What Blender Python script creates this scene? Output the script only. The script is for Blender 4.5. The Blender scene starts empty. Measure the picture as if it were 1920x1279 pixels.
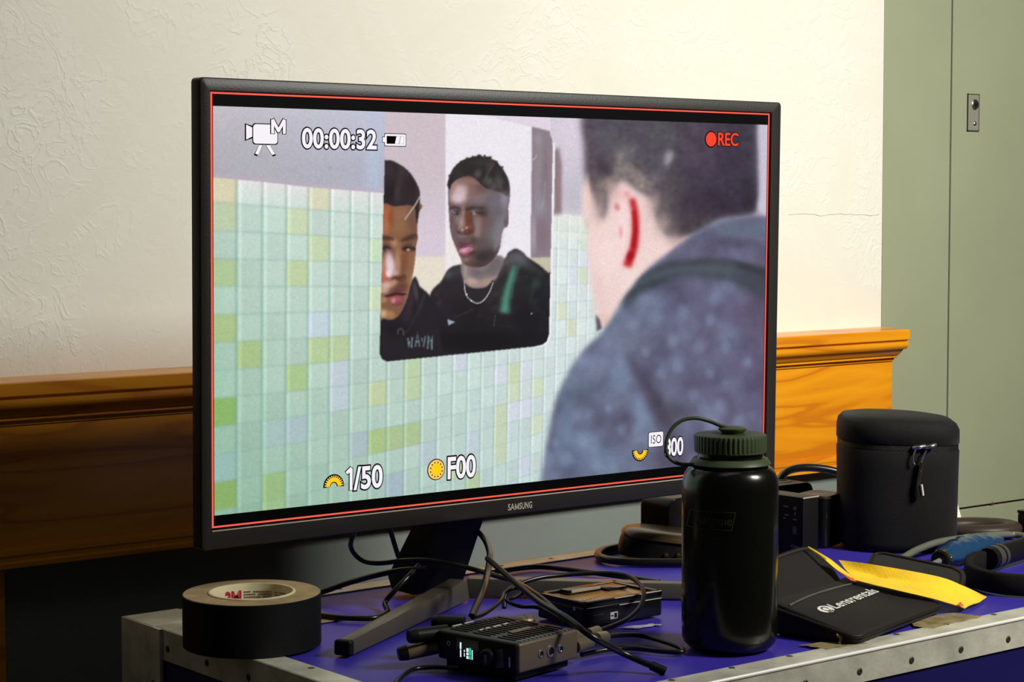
import bpy, bmesh, math, random
import numpy as np
from mathutils import Matrix, Vector

# ------------------------------------------------------------------ camera, world, lights, exposure
scene = bpy.context.scene
COL = scene.collection
cam_d = bpy.data.cameras.new('camera'); cam_d.sensor_width = 36.0; cam_d.lens = 70.822; cam_d.clip_start = 0.02
cam = bpy.data.objects.new('camera', cam_d); COL.objects.link(cam); scene.camera = cam
CR = ((0.7932051, -0.60895018, -0.00231404), (0.04375932, 0.05320891, 0.99762414), (0.60738027, 0.79142182, -0.06885283))
cam.matrix_world = Matrix(((CR[0][0], CR[1][0], -CR[2][0], 0.0), (CR[0][1], CR[1][1], -CR[2][1], 0.0), (CR[0][2], CR[1][2], -CR[2][2], 0.4147), (0, 0, 0, 1)))

world = bpy.data.worlds.new('room_ambience'); scene.world = world; world.use_nodes = True
world.node_tree.nodes['Background'].inputs[0].default_value = (0.80, 0.82, 0.78, 1)
world.node_tree.nodes['Background'].inputs[1].default_value = 0.022

def area_light(name, loc, aim, size, size_y, watts, col, spread=180.0):
    d = bpy.data.lights.new(name, 'AREA'); d.shape = 'RECTANGLE'; d.size = size; d.size_y = size_y; d.energy = watts; d.color = col
    o = bpy.data.objects.new(name, d); COL.objects.link(o); o.location = loc
    d.spread = math.radians(spread)
    o.rotation_euler = (Vector(aim)-Vector(loc)).to_track_quat('-Z', 'Y').to_euler(); return o
area_light('key_light', (2.12, 0.10, 1.37), (2.25, 2.2, 0.25), 0.50, 0.40, 31.0, (1.0, 0.975, 0.915), 118.0)  # unseen key lamp, placed from the direction of the shadows
area_light('ceiling_light', (1.0, 1.15, 1.95), (1.0, 1.5, 0.0), 1.2, 0.5, 1.3, (1.0, 0.95, 0.84))

vs = scene.view_settings
vs.view_transform = 'Standard'; vs.look = 'None'; vs.exposure = 0.0; vs.gamma = 1.0; vs.use_curve_mapping = False

# ------------------------------------------------------------------ helpers
def srgb(r, g, b):
    return tuple((c/255/12.92 if c/255 <= 0.04045 else ((c/255+0.055)/1.055)**2.4) for c in (r, g, b))
MATS = {}
def mat(name, col, rough=0.5, metal=0.0, spec=None, coat=0.0, bump=0.0, bscale=80.0, var=0.0, vscale=12.0, emit=None, estr=1.0, trans=0.0, ior=1.45, stretch=(1, 1, 1), sheen=0.0):
    if name in MATS: return MATS[name]
    if spec is None: spec = .5 if max(col) > .05 or rough < .3 else .22
    m = bpy.data.materials.new(name); m.use_nodes = True; nt = m.node_tree; b = nt.nodes['Principled BSDF']
    b.inputs['Base Color'].default_value = (*col, 1); b.inputs['Roughness'].default_value = rough; b.inputs['Metallic'].default_value = metal
    b.inputs['Specular IOR Level'].default_value = spec; b.inputs['Coat Weight'].default_value = coat; b.inputs['Transmission Weight'].default_value = trans; b.inputs['IOR'].default_value = ior
    b.inputs['Sheen Weight'].default_value = sheen
    if emit: b.inputs['Emission Color'].default_value = (*emit, 1); b.inputs['Emission Strength'].default_value = estr
    if bump or var:
        tc = nt.nodes.new('ShaderNodeTexCoord'); mp = nt.nodes.new('ShaderNodeMapping'); mp.inputs['Scale'].default_value = stretch
        nt.links.new(tc.outputs['Object'], mp.inputs[0])
    if bump:
        n = nt.nodes.new('ShaderNodeTexNoise'); n.inputs['Scale'].default_value = bscale; n.inputs['Detail'].default_value = 3
        bp = nt.nodes.new('ShaderNodeBump'); bp.inputs['Strength'].default_value = bump; bp.inputs['Distance'].default_value = 0.002
        nt.links.new(mp.outputs[0], n.inputs[0]); nt.links.new(n.outputs[0], bp.inputs['Height']); nt.links.new(bp.outputs[0], b.inputs['Normal'])
    if var:
        n2 = nt.nodes.new('ShaderNodeTexNoise'); n2.inputs['Scale'].default_value = vscale; n2.inputs['Detail'].default_value = 5
        r = nt.nodes.new('ShaderNodeValToRGB'); r.color_ramp.elements[0].position = 0.3; r.color_ramp.elements[1].position = 0.7
        r.color_ramp.elements[0].color = (*[c*(1-var) for c in col], 1); r.color_ramp.elements[1].color = (*[min(1, c*(1+var)) for c in col], 1)
        nt.links.new(mp.outputs[0], n2.inputs[0]); nt.links.new(n2.outputs[0], r.inputs[0]); nt.links.new(r.outputs[0], b.inputs['Base Color'])
    MATS[name] = m; return m
def emat(name, col, s=1.0):
    if name in MATS: return MATS[name]
    m = bpy.data.materials.new(name); m.use_nodes = True; nt = m.node_tree; b = nt.nodes['Principled BSDF']
    b.inputs['Base Color'].default_value = (0, 0, 0, 1); b.inputs['Roughness'].default_value = .5; b.inputs['Specular IOR Level'].default_value = 0.1
    b.inputs['Emission Color'].default_value = (*col, 1); b.inputs['Emission Strength'].default_value = s; MATS[name] = m; return m

def tag(o, label=None, cat=None, group=None, kind=None):
    if label: o['label'] = label
    if cat: o['category'] = cat
    if group: o['group'] = group
    if kind: o['kind'] = kind
    return o
def root(name, loc, label, cat, group=None):
    o = bpy.data.objects.new(name, None); o.empty_display_size = 0.02; COL.objects.link(o); o.location = loc
    return tag(o, label, cat, group)
def base_of(o):
    v = Vector((0, 0, 0))
    while o is not None: v += o.location; o = o.parent
    return v
def link(name, bm, material, parent=None, smooth=40.0):
    """bm holds world coordinates; the object keeps its parent's origin."""
    if parent is not None: bmesh.ops.translate(bm, verts=bm.verts, vec=-base_of(parent))
    bmesh.ops.recalc_face_normals(bm, faces=bm.faces)
    me = bpy.data.meshes.new(name); bm.to_mesh(me); bm.free()
    if smooth:
        me.polygons.foreach_set('use_smooth', [True]*len(me.polygons))
        if smooth < 179: me.set_sharp_from_angle(angle=math.radians(smooth))
    o = bpy.data.objects.new(name, me); COL.objects.link(o); me.materials.append(material)
    if parent is not None: o.parent = parent
    return o
def frame(loc=(0, 0, 0), rz=0.0, rx=0.0, ry=0.0):
    return Matrix.Translation(loc) @ Matrix.Rotation(math.radians(rz), 4, 'Z') @ Matrix.Rotation(math.radians(rx), 4, 'X') @ Matrix.Rotation(math.radians(ry), 4, 'Y')
I4 = Matrix.Identity(4)
def box(bm, x0, x1, y0, y1, z0, z1, M=I4, bev=0.0, seg=2):
    vs_ = [bm.verts.new(M @ Vector((x, y, z))) for x in (x0, x1) for y in (y0, y1) for z in (z0, z1)]
    fs = [bm.faces.new([vs_[i] for i in q]) for q in ((0, 1, 3, 2), (4, 6, 7, 5), (0, 4, 5, 1), (2, 3, 7, 6), (0, 2, 6, 4), (1, 5, 7, 3))]
    if bev > 0:
        es = list({e for f in fs for e in f.edges})
        bmesh.ops.bevel(bm, geom=es, offset=bev, segments=seg, profile=0.6, affect='EDGES', clamp_overlap=True)
    return bm
def B(*a, **k): return box(bmesh.new(), *a, **k)
def crom(P, n=6, closed=False):
    P = [Vector(p) for p in P]; N = len(P); out = []
    for i in range(N if closed else N-1):
        if closed: a, b, c, d = P[i-1], P[i], P[(i+1) % N], P[(i+2) % N]
        else: a, b, c, d = P[max(i-1, 0)], P[i], P[i+1], P[min(i+2, N-1)]
        for q in range(n):
            t = q/n; out.append(0.5*((2*b)+(c-a)*t+(2*a-5*b+4*c-d)*t*t+(3*b-a-3*c+d)*t**3))
    if not closed: out.append(P[-1])
    return out
def tube(bm, P, r, seg=10, n=6, closed=False, smooth=True, flat=1.0, r2=None):
    P = crom(P, n, closed) if smooth else [Vector(p) for p in P]
    rings = []; N = len(P); up = Vector((0, 0, 1))
    for i, p in enumerate(P):
        t = (P[(i+1) % N]-P[i-1]) if closed else (P[min(i+1, N-1)]-P[max(i-1, 0)])
        t.normalize()
        if abs(t.dot(up)) > 0.98: up = Vector((0, 1, 0)) if abs(t.y) < .9 else Vector((1, 0, 0))
        s = t.cross(up).normalized(); u = s.cross(t).normalized(); up = u
        rr = r if r2 is None else r+(r2-r)*i/(N-1)
        rings.append([bm.verts.new(p+s*math.cos(a)*rr+u*math.sin(a)*rr*flat) for a in [2*math.pi*k/seg for k in range(seg)]])
    for i in range(N if closed else N-1):
        a, b = rings[i], rings[(i+1) % N]
        for k in range(seg): bm.faces.new((a[k], a[(k+1) % seg], b[(k+1) % seg], b[k]))
    if not closed: bm.faces.new(rings[0][::-1]); bm.faces.new(rings[-1])
    return bm
def lathe(bm, prof, c=(0, 0, 0), seg=48, M=I4, close_top=True, close_bot=True):
    rings = []
    for r, z in prof:
        rings.append([bm.verts.new(M @ Vector((c[0]+r*math.cos(2*math.pi*k/seg), c[1]+r*math.sin(2*math.pi*k/seg), c[2]+z))) for k in range(seg)])
    for a, b in zip(rings, rings[1:]):
        for k in range(seg): bm.faces.new((a[k], a[(k+1) % seg], b[(k+1) % seg], b[k]))
    if close_bot: bm.faces.new(rings[0][::-1])
    if close_top: bm.faces.new(rings[-1])
    return bm
def prism(bm, pts, h, M=I4, bev=0.0):
    """polygon in the local XY plane, extruded along local Z by h"""
    a = [bm.verts.new(M @ Vector((x, y, 0))) for x, y in pts]; b = [bm.verts.new(M @ Vector((x, y, h))) for x, y in pts]
    n = len(pts); bot = bm.faces.new(a[::-1]); top = bm.faces.new(b)
    for i in range(n): bm.faces.new((a[i], a[(i+1) % n], b[(i+1) % n], b[i]))
    if bev: bmesh.ops.bevel(bm, geom=list(top.edges)+list(bot.edges), offset=bev, segments=2, profile=.6, affect='EDGES', clamp_overlap=True)
    return bm
def rrect(x0, x1, y0, y1, r, n=5):
    out = []
    for cx, cy, a0 in ((x1-r, y1-r, 0), (x0+r, y1-r, 90), (x0+r, y0+r, 180), (x1-r, y0+r, 270)):
        for i in range(n+1):
            a = math.radians(a0+90*i/n); out.append((cx+r*math.cos(a), cy+r*math.sin(a)))
    return out
def text_bm(s, bold=0.0, spacing=1.0, res=7):
    """lettering as flat faces in XY; returned with its bounds normalised to a unit box from the plain (unbold) glyphs"""
    def grab(off):
        cu = bpy.data.curves.new('lettering', 'FONT'); cu.body = s; cu.offset = off; cu.space_character = spacing; cu.resolution_u = res
        ob = bpy.data.objects.new('lettering', cu); COL.objects.link(ob)
        dg = bpy.context.evaluated_depsgraph_get(); me = bpy.data.meshes.new_from_object(ob.evaluated_get(dg))
        bm = bmesh.new(); bm.from_mesh(me); bpy.data.meshes.remove(me); bpy.data.objects.remove(ob); bpy.data.curves.remove(cu); return bm
    ref = grab(0.0); xs = [v.co.x for v in ref.verts]; ys = [v.co.y for v in ref.verts]; bx = (min(xs), max(xs), min(ys), max(ys)); ref.free()
    bm = grab(bold)
    for v in bm.verts: v.co = Vector(((v.co.x-bx[0])/(bx[1]-bx[0]), (v.co.y-bx[2])/(bx[3]-bx[2]), 0))
    return bm
def warp(bm, f):
    for v in bm.verts: v.co = f(v.co)
    return bm
# ---- flat picture displayed by the monitor, painted numerically (sRGB values; shapes given in the picture's own drawing units) ----
PX0, PY0, PW, PH = 390, 165, 1060, 835
class Canvas:
    def __init__(s):
        s.a = np.zeros((PH, PW, 3)); s.rng = np.random.default_rng(7)
        s.Y, s.X = np.mgrid[PY0:PY0+PH, PX0:PX0+PW].astype(float)
def gblur(m, sg):
    if sg <= 0.25: return m
    r = int(3*sg+1); k = np.exp(-0.5*(np.arange(-r, r+1)/sg)**2); k /= k.sum()
    p = np.pad(m, ((r, r), (0, 0)), mode='edge'); o = np.zeros_like(m)
    for i, w in enumerate(k): o += w*p[i:i+m.shape[0]]
    p = np.pad(o, ((0, 0), (r, r)), mode='edge'); o2 = np.zeros_like(m)
    for i, w in enumerate(k): o2 += w*p[:, i:i+m.shape[1]]
    return o2
def smooth_pts(P, closed=True, n=6):
    P = np.array(P, float); N = len(P); out = []
    rng_ = range(N if closed else N-1)
    for i in rng_:
        if closed: a, b, c, d = P[i-1], P[i], P[(i+1) % N], P[(i+2) % N]
        else: a, b, c, d = P[max(i-1, 0)], P[i], P[i+1], P[min(i+2, N-1)]
        for t in np.arange(n)/n:
            out.append(0.5*((2*b)+(c-a)*t+(2*a-5*b+4*c-d)*t*t+(3*b-a-3*c+d)*t**3))
    if not closed: out.append(P[-1])
    return np.array(out)
def mask(cv, P, soft=1.0, smooth=False):
    P = smooth_pts(P) if smooth else np.array(P, float)
    pad = int(3*soft+4)
    x0 = max(int(P[:, 0].min())-PX0-pad, 0); x1 = min(int(P[:, 0].max())-PX0+pad+1, PW)
    y0 = max(int(P[:, 1].min())-PY0-pad, 0); y1 = min(int(P[:, 1].max())-PY0+pad+1, PH)
    if x1 <= x0 or y1 <= y0: return None
    X = cv.X[y0:y1, x0:x1]; Y = cv.Y[y0:y1, x0:x1]; c = np.zeros(X.shape, bool)
    for i in range(len(P)):
        ax, ay = P[i-1]; bx, by = P[i]
        if ay == by: continue
        q = (ay > Y) != (by > Y)
        c ^= q & (X < (bx-ax)*(Y-ay)/(by-ay)+ax)
    return gblur(c.astype(float), max(soft, 0.6)), (slice(y0, y1), slice(x0, x1))
def poly(cv, P, col, soft=1.0, al=1.0, smooth=True, clip=None):
    r = mask(cv, P, soft, smooth)
    if r is None: return
    m, s = r; m = m*al
    if clip is not None: m = m*clip[s]
    c = np.array(col, float)/255.0
    cv.a[s] = cv.a[s]*(1-m[..., None])+c*m[..., None]
def blob(cv, x, y, rx, ry, col, al=1.0, rot=0.0, clip=None, p=1.0):
    ca, sa = math.cos(math.radians(rot)), math.sin(math.radians(rot)); R = int(3*max(rx, ry)+2)
    x0, x1 = max(int(x)-PX0-R, 0), min(int(x)-PX0+R, PW); y0, y1 = max(int(y)-PY0-R, 0), min(int(y)-PY0+R, PH)
    if x1 <= x0 or y1 <= y0: return
    s = (slice(y0, y1), slice(x0, x1)); dx = cv.X[s]-x; dy = cv.Y[s]-y
    u = (dx*ca+dy*sa)/rx; v = (-dx*sa+dy*ca)/ry
    m = al*np.exp(-0.69*(u*u+v*v)**1.35)
    if clip is not None: m = m*clip[s]
    c = np.array(col, float)/255.0
    cv.a[s] = cv.a[s]*(1-m[..., None])+c*m[..., None]
def stroke(cv, P, w, col, soft=0.8, al=1.0, clip=None, smooth=True):
    Q = smooth_pts(P, False) if smooth else np.array(P, float)
    d = np.gradient(Q, axis=0); n = np.c_[-d[:, 1], d[:, 0]]/(np.hypot(d[:, 0], d[:, 1])[:, None]+1e-9)
    ws = np.linspace(w[0], w[1], len(Q))[:, None]/2 if isinstance(w, tuple) else w/2
    poly(cv, np.r_[Q+n*ws, (Q-n*ws)[::-1]], col, soft, al, False, clip)
def noise(cv, sg, seed):
    g = np.random.default_rng(seed).standard_normal((PH, PW)); g = gblur(g, sg); return g/g.std()
def full(cv, P, soft=1.0, smooth=False):
    o = np.zeros((PH, PW)); r = mask(cv, P, soft, smooth)
    if r: o[r[1]] = r[0]
    return o
def lay(cv, img, m): cv.a = cv.a*(1-m[..., None])+img*m[..., None]

def paint_picture():
    cv = Canvas(); X, Y = cv.X, cv.Y
    def C(*c): return np.array(c, float)/255.0
    def mix(a, b, t): return a*(1-t[..., None])+b*t[..., None]
    # plaster above the tiles
    t = np.clip((X-400)/320, 0, 1)
    base = mix(C(186, 180, 187), C(186, 188, 205), t)
    base = base*(1+0.05*np.clip((260-Y)/60, -1, 1))[..., None]
    cv.a[:] = base
    rr = np.clip((X-1035)/60, 0, 1)[..., None]*1.0
    cv.a[:] = np.where((X > 1030)[..., None], C(208, 200, 213), cv.a)
    blob(cv, 470, 300, 60, 60, (176, 176, 184), .5); blob(cv, 700, 300, 14, 120, (184, 196, 220), .6)
    blob(cv, 617, 314, 4, 3, (150, 148, 158), .5)
    blob(cv, 1070, 240, 30, 40, (222, 210, 224), .7); blob(cv, 1075, 370, 20, 40, (188, 184, 194), .7)
    # tiles
    xk = np.array([397-8, 443.7, 491.3, 535.5, 576.5, 616.7, 654.5, 690, 724.1, 756.9, 788.2, 818.2, 847.1, 874.5, 900.4, 925.5, 950.3, 973.3, 995.6, 1017.5, 1038.3, 1058.2, 1077.4, 1096, 1114, 1131.5])
    ki = np.arange(len(xk))
    lean = np.interp(X, [444, 690, 1060], [0.7, 2.4, 6.5])
    k = np.interp(X-lean*(780-Y)/350, xk, ki)
    def quad(x, pts):
        (a, fa), (b, fb), (c, fc) = pts
        return fa*(x-b)*(x-c)/((a-b)*(a-c))+fb*(x-a)*(x-c)/((b-a)*(b-c))+fc*(x-a)*(x-b)/((c-a)*(c-b))
    Y0 = quad(X, ((444, 382.5), (692, 401.6), (1075, 435.5))); S = quad(X, ((444, 51.6), (692, 45.1), (1075, 32.5)))
    j = (Y-Y0)/S
    col = np.floor(k).astype(int); row = np.floor(j).astype(int)
    fk = k-col; fj = j-row
    tx = np.clip((X-400)/640, 0, 1); ty = np.clip((Y-340)/600, 0, 1)
    bt = mix(C(188, 211, 199), C(224, 232, 230), tx**0.8)
    bt = mix(bt, mix(C(140, 178, 152), C(194, 212, 212), tx), ty**1.25*0.95)
    bt = mix(bt, C(140, 200, 165)*np.ones_like(bt), np.clip((425-X)/40, 0, 1)*ty*0.8)
    hs = ((col*374761+row*668265+91) % 97)/97.0
    bt = bt*(1+(hs-0.5)*0.05)[..., None]
    G = dict()
    def acc(c, r, rgb): G[(c, r)] = rgb
    g1, g2, g3, lv = (190, 205, 152), (176, 198, 128), (140, 178, 86), (198, 206, 222)
    for c, r, q in [(0,-1,(226,208,168)),(4,-1,(222,212,176)),(0,0,(190,200,158)),(3,0,(203,216,168)),(4,1,(198,212,165)),(7,1,(196,220,182)),
        (0,2,(172,195,135)),(3,2,(192,208,150)),(7,3,(206,220,176)),(0,4,(172,192,122)),(4,4,(200,212,228)),(1,5,(168,192,120)),(4,5,(182,202,138)),(5,5,(184,202,146)),
        (3,6,(168,196,124)),(5,6,(194,204,216)),(0,7,(132,176,80)),(5,7,(190,202,214)),(7,7,(194,204,152)),(2,8,(166,192,192)),(3,8,(172,190,200)),(6,9,(172,186,198)),(7,9,(166,190,112)),
        (0,9,(150,186,184)),(0,10,(136,172,84)),(2,10,(152,186,114)),(2,11,(160,190,128)),(8,9,(168,190,128)),(9,9,(168,190,130)),(9,6,(186,206,158)),(9,7,(186,202,154)),(12,6,(206,212,224)),
        (15,7,(212,214,228)),(16,7,(198,212,168)),(16,8,(204,214,180)),(17,7,(216,218,232)),(18,8,(206,218,184)),(16,9,(214,216,232)),(17,9,(214,216,232)),(15,9,(198,210,172)),(15,10,(196,208,170)),(15,11,(198,210,176)),
        (18,10,(208,218,186)),(10,10,(182,194,208)),(13,10,(192,202,216)),(8,11,(160,176,194)),(12,11,(180,200,150)),(13,12,(176,196,146)),(17,12,(204,208,226)),(16,13,(190,202,220)),(22,2,(206,216,184)),(22,1,(218,222,236)),(21,2,(216,218,234)),(21,5,(208,214,186)),(22,0,(210,224,200)),(20,4,(214,220,190)),(11,4,lv)]:
        acc(c, r, q)
    for (c, r), q in G.items():
        m = (col == c) & (row == r); bt[m] = C(*q)*0.70+bt[m]*0.30
    bull = (row == -1)
    wb_ = np.clip((fj-.05)/.9, 0, 1)
    bm_ = bull & (col != 0) & (col != 4); bt[bm_] = mix(C(228, 224, 224)*np.ones_like(bt), C(206, 222, 214)*np.ones_like(bt), wb_)[bm_]
    # grout, lighter left bevel, darker right edge
    wl = np.interp(X, [400, 700, 1050], [.055, .05, .05])
    dk = np.clip(1-np.abs(fk-0.965)/ (wl*1.1), 0, 1)+np.clip(1-fk/(wl*.35), 0, 1)*0.7
    lt = np.clip(1-np.abs(fk-0.10)/0.085, 0, 1)
    dj = np.clip(1-np.minimum(fj, 1-fj)/0.045, 0, 1)
    st = np.interp(X, [400, 750, 1050], [1.0, .8, .62])
    vary = 0.6+0.6*((col*7919+row*104729) % 31)/31.0
    bt = mix(bt, C(104, 148, 140)*np.ones_like(bt), np.clip(dk, 0, 1)*0.62*st)
    bt = mix(bt, C(120, 156, 152)*np.ones_like(bt), dj*0.55*st*vary*(1-0.4*ty))
    bt = mix(bt, np.minimum(bt*1.13+0.02, 1), lt*0.85)
    # top edge of the tiling
    top = np.interp(X, [397, 493, 578, 690, 722, 1037, 1060, 1092, 1110], [332, 341, 350.5, 359.5, 362, 402, 402, 407, 410])
    tm = np.clip((Y-top)/2.5+.5, 0, 1)
    for a in range(3):
        l_ = gblur(bt[..., a], 2.1); r_ = gblur(bt[..., a], 0.9); w = np.clip((X-420)/330, 0, 1); bt[..., a] = l_*(1-w)+r_*w
    lay(cv, bt, tm)
    stroke(cv, [(397, 329), (493, 337), (578, 347), (690, 356), (722, 359)], 6, (196, 172, 192), 2.0, .55)
    cv.a *= (1+0.006*noise(cv, 1.2, 3))[..., None]
    # shadow beside the mirror
    poly(cv, [(1036, 285), (1047, 275), (1053, 310), (1052, 404), (1036, 404)], (136, 112, 116), 3.0, .9, False)
    poly(cv, [(1038, 402), (1092, 402), (1104, 440), (1098, 450), (1036, 440)], (236, 238, 226), 3, .35)
    # ---------------- the mirror ----------------
    mir = [(722, 190), (720, 330), (717.5, 420), (714.5, 530), (711.5, 650), (712, 664), (716, 673), (724, 677.5), (740, 676), (870, 663), (1000, 649.5), (1016, 646), (1024, 640), (1028, 628), (1030, 560), (1033, 420), (1035.5, 280), (1034.5, 262), (1031, 250), (1033, 246), (1033, 190)]
    clip = full(cv, mir, 0.8)
    frame = full(cv, [(x+(4.5 if x > 900 else 0), y+(1.8 if y > 640 and x > 900 else 0)) for x, y in mir if y > 255 or x < 900][:-1]+[(1040, 262)], 0.9)
    lay(cv, np.ones_like(cv.a)*C(236, 238, 244), frame*np.clip((X-990)/20, 0, 1)*(Y > 268))
    M = np.ones_like(cv.a)*C(204, 190, 196)
    M = mix(M, C(214, 200, 214)*np.ones_like(M), np.clip((Y-330)/120, 0, 1))
    lay(cv, M, clip)
    poly(cv, [(700, 482), (850, 482), (850, 700), (700, 700)], (230, 220, 204), 2.0, 1, False, clip)
    poly(cv, [(835, 180), (935, 222), (997, 237), (998, 500), (990, 520), (834, 520)], (236, 231, 239), 1.3, 1, False, clip)
    poly(cv, [(833, 190), (920, 190), (1034, 190), (1034, 247), (997, 237), (940, 224), (900, 214), (833, 206)], (226, 212, 226), 1.5, 1, False, clip)
    blob(cv, 850, 470, 12, 30, (236, 226, 214), .6, clip=clip)
    poly(cv, [(997, 238), (1030, 246), (1031, 253), (1037, 262), (1037, 485), (994, 485)], (140, 126, 136), 1.2, 1, False, clip)
    for (x, y, rx, ry, c, a) in [(1008, 262, 8, 10, (160, 148, 160), .6), (1010, 300, 8, 30, (150, 138, 142), .5), (1022, 330, 6, 50, (124, 106, 116), .6), (1006, 350, 6, 30, (150, 138, 150), .5), (1012, 390, 9, 18, (150, 152, 164), .6), (1016, 440, 12, 30, (128, 106, 118), .7), (1000, 440, 4, 30, (190, 180, 192), .5)]:
        blob(cv, x, y, rx, ry, c, a, clip=clip)
    stroke(cv, [(997, 300), (1003, 296), (1006, 290)], 2, (206, 200, 200), .8, .6, clip)
    stroke(cv, [(1016, 390), (1020, 365), (1022, 340)], 3, (168, 164, 176), 1.6, .5, clip)
    poly(cv, [(992, 484), (1036, 482), (1036, 520), (992, 520)], (196, 190, 166), 2, 1, False, clip)
    # ---- person further back in the mirror: dark jacket
    jack = [(790, 600), (808, 548), (826, 528), (838, 508), (850, 499), (868, 496), (880, 500), (940, 488), (952, 474), (958, 470), (966, 466), (978, 472), (988, 482), (1000, 490), (1014, 500), (1028, 512), (1040, 520), (1040, 690), (700, 690), (760, 610)]
    jkm = full(cv, smooth_pts(jack), 1.4)*clip
    lay(cv, np.ones_like(cv.a)*C(40, 36, 40), jkm)
    for (x, y, rx, ry, c, a, ro) in [(840, 515, 10, 8, (80, 84, 84), .8, -30), (858, 510, 14, 12, (62, 56, 62), .7, 0), (850, 545, 25, 20, (46, 38, 44), .7, 0), (962, 486, 16, 12, (88, 84, 92), .8, 10), (975, 480, 14, 8, (104, 104, 112), .6, 20), (985, 495, 20, 8, (84, 88, 92), .6, 30), (948, 500, 16, 14, (70, 60, 62), .7, 0), (1000, 530, 16, 26, (34, 36, 36), .8, 0), (1005, 535, 6, 12, (50, 74, 56), .6, 20), (930, 540, 12, 22, (48, 44, 44), .8, 0), (880, 590, 60, 30, (30, 26, 30), .8, 0), (790, 600, 40, 25, (34, 27, 36), .8, 0), (1000, 600, 50, 40, (24, 22, 26), .8, 0), (900, 640, 120, 22, (20, 18, 20), .9, 0), (828, 572, 18, 14, (44, 32, 46), .7, 0), (800, 545, 14, 22, (36, 32, 36), .6, 0), (1014, 560, 14, 30, (28, 28, 34), .7, 0)]:
        blob(cv, x, y, rx, ry, c, a, ro, jkm)
    stroke(cv, [(966, 497), (955, 530), (947, 565), (946, 587)], (10, 22), (60, 120, 100), 3.2, .8, clip)
    stroke(cv, [(962, 505), (951, 545), (944, 586)], (4, 10), (92, 150, 130), 2.6, .65, clip)
    stroke(cv, [(976, 492), (962, 530), (958, 560)], 3, (74, 104, 88), 2, .6, clip)
    stroke(cv, [(1000, 520), (997, 548), (992, 570)], 4, (54, 70, 58), 2.5, .5, clip)
    nj = noise(cv, 4, 51)*.6+noise(cv, 9, 52)*.5; cv.a = cv.a+(np.clip(nj, 0, 3)*.022*jkm*np.clip((640-Y)/60, 0, 1))[..., None]
    # neck
    poly(cv, [(868, 488), (870, 530), (880, 539), (897, 541), (912, 538), (926, 526), (934, 514), (940, 480)], (142, 126, 124), 1.5, 1, True, clip)
    for (x, y, rx, ry, c, a, ro) in [(884, 528, 11, 7, (196, 162, 150), .85, 10), (912, 528, 14, 6, (176, 146, 134), .8, -20), (893, 512, 13, 9, (104, 94, 100), .85, 20), (918, 508, 14, 10, (104, 98, 102), .8, 0), (930, 495, 12, 12, (92, 86, 92), .7, 0), (872, 508, 3, 12, (170, 150, 146), .6, 0)]:
        blob(cv, x, y, rx, ry, c, a, ro, clip)
    poly(cv, [(871, 532), (880, 539), (896, 542), (912, 538), (925, 525), (920, 556), (905, 568), (888, 566), (876, 552)], (44, 37, 40), 1.4, 1, True, clip)
    # head
    head = [(841, 352), (839.5, 372), (841, 400), (843, 428), (847, 446), (853, 462), (860, 478), (868, 494), (880, 500.5), (896, 501.5), (912, 497), (926, 484), (936, 466), (940, 440), (944, 428), (951, 424), (953, 410), (952, 390), (955, 370), (952, 340), (930, 310), (890, 308), (860, 325)]
    hm = full(cv, smooth_pts(head), 1.0)*clip
    lay(cv, np.ones_like(cv.a)*C(104, 82, 80), hm)
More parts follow.
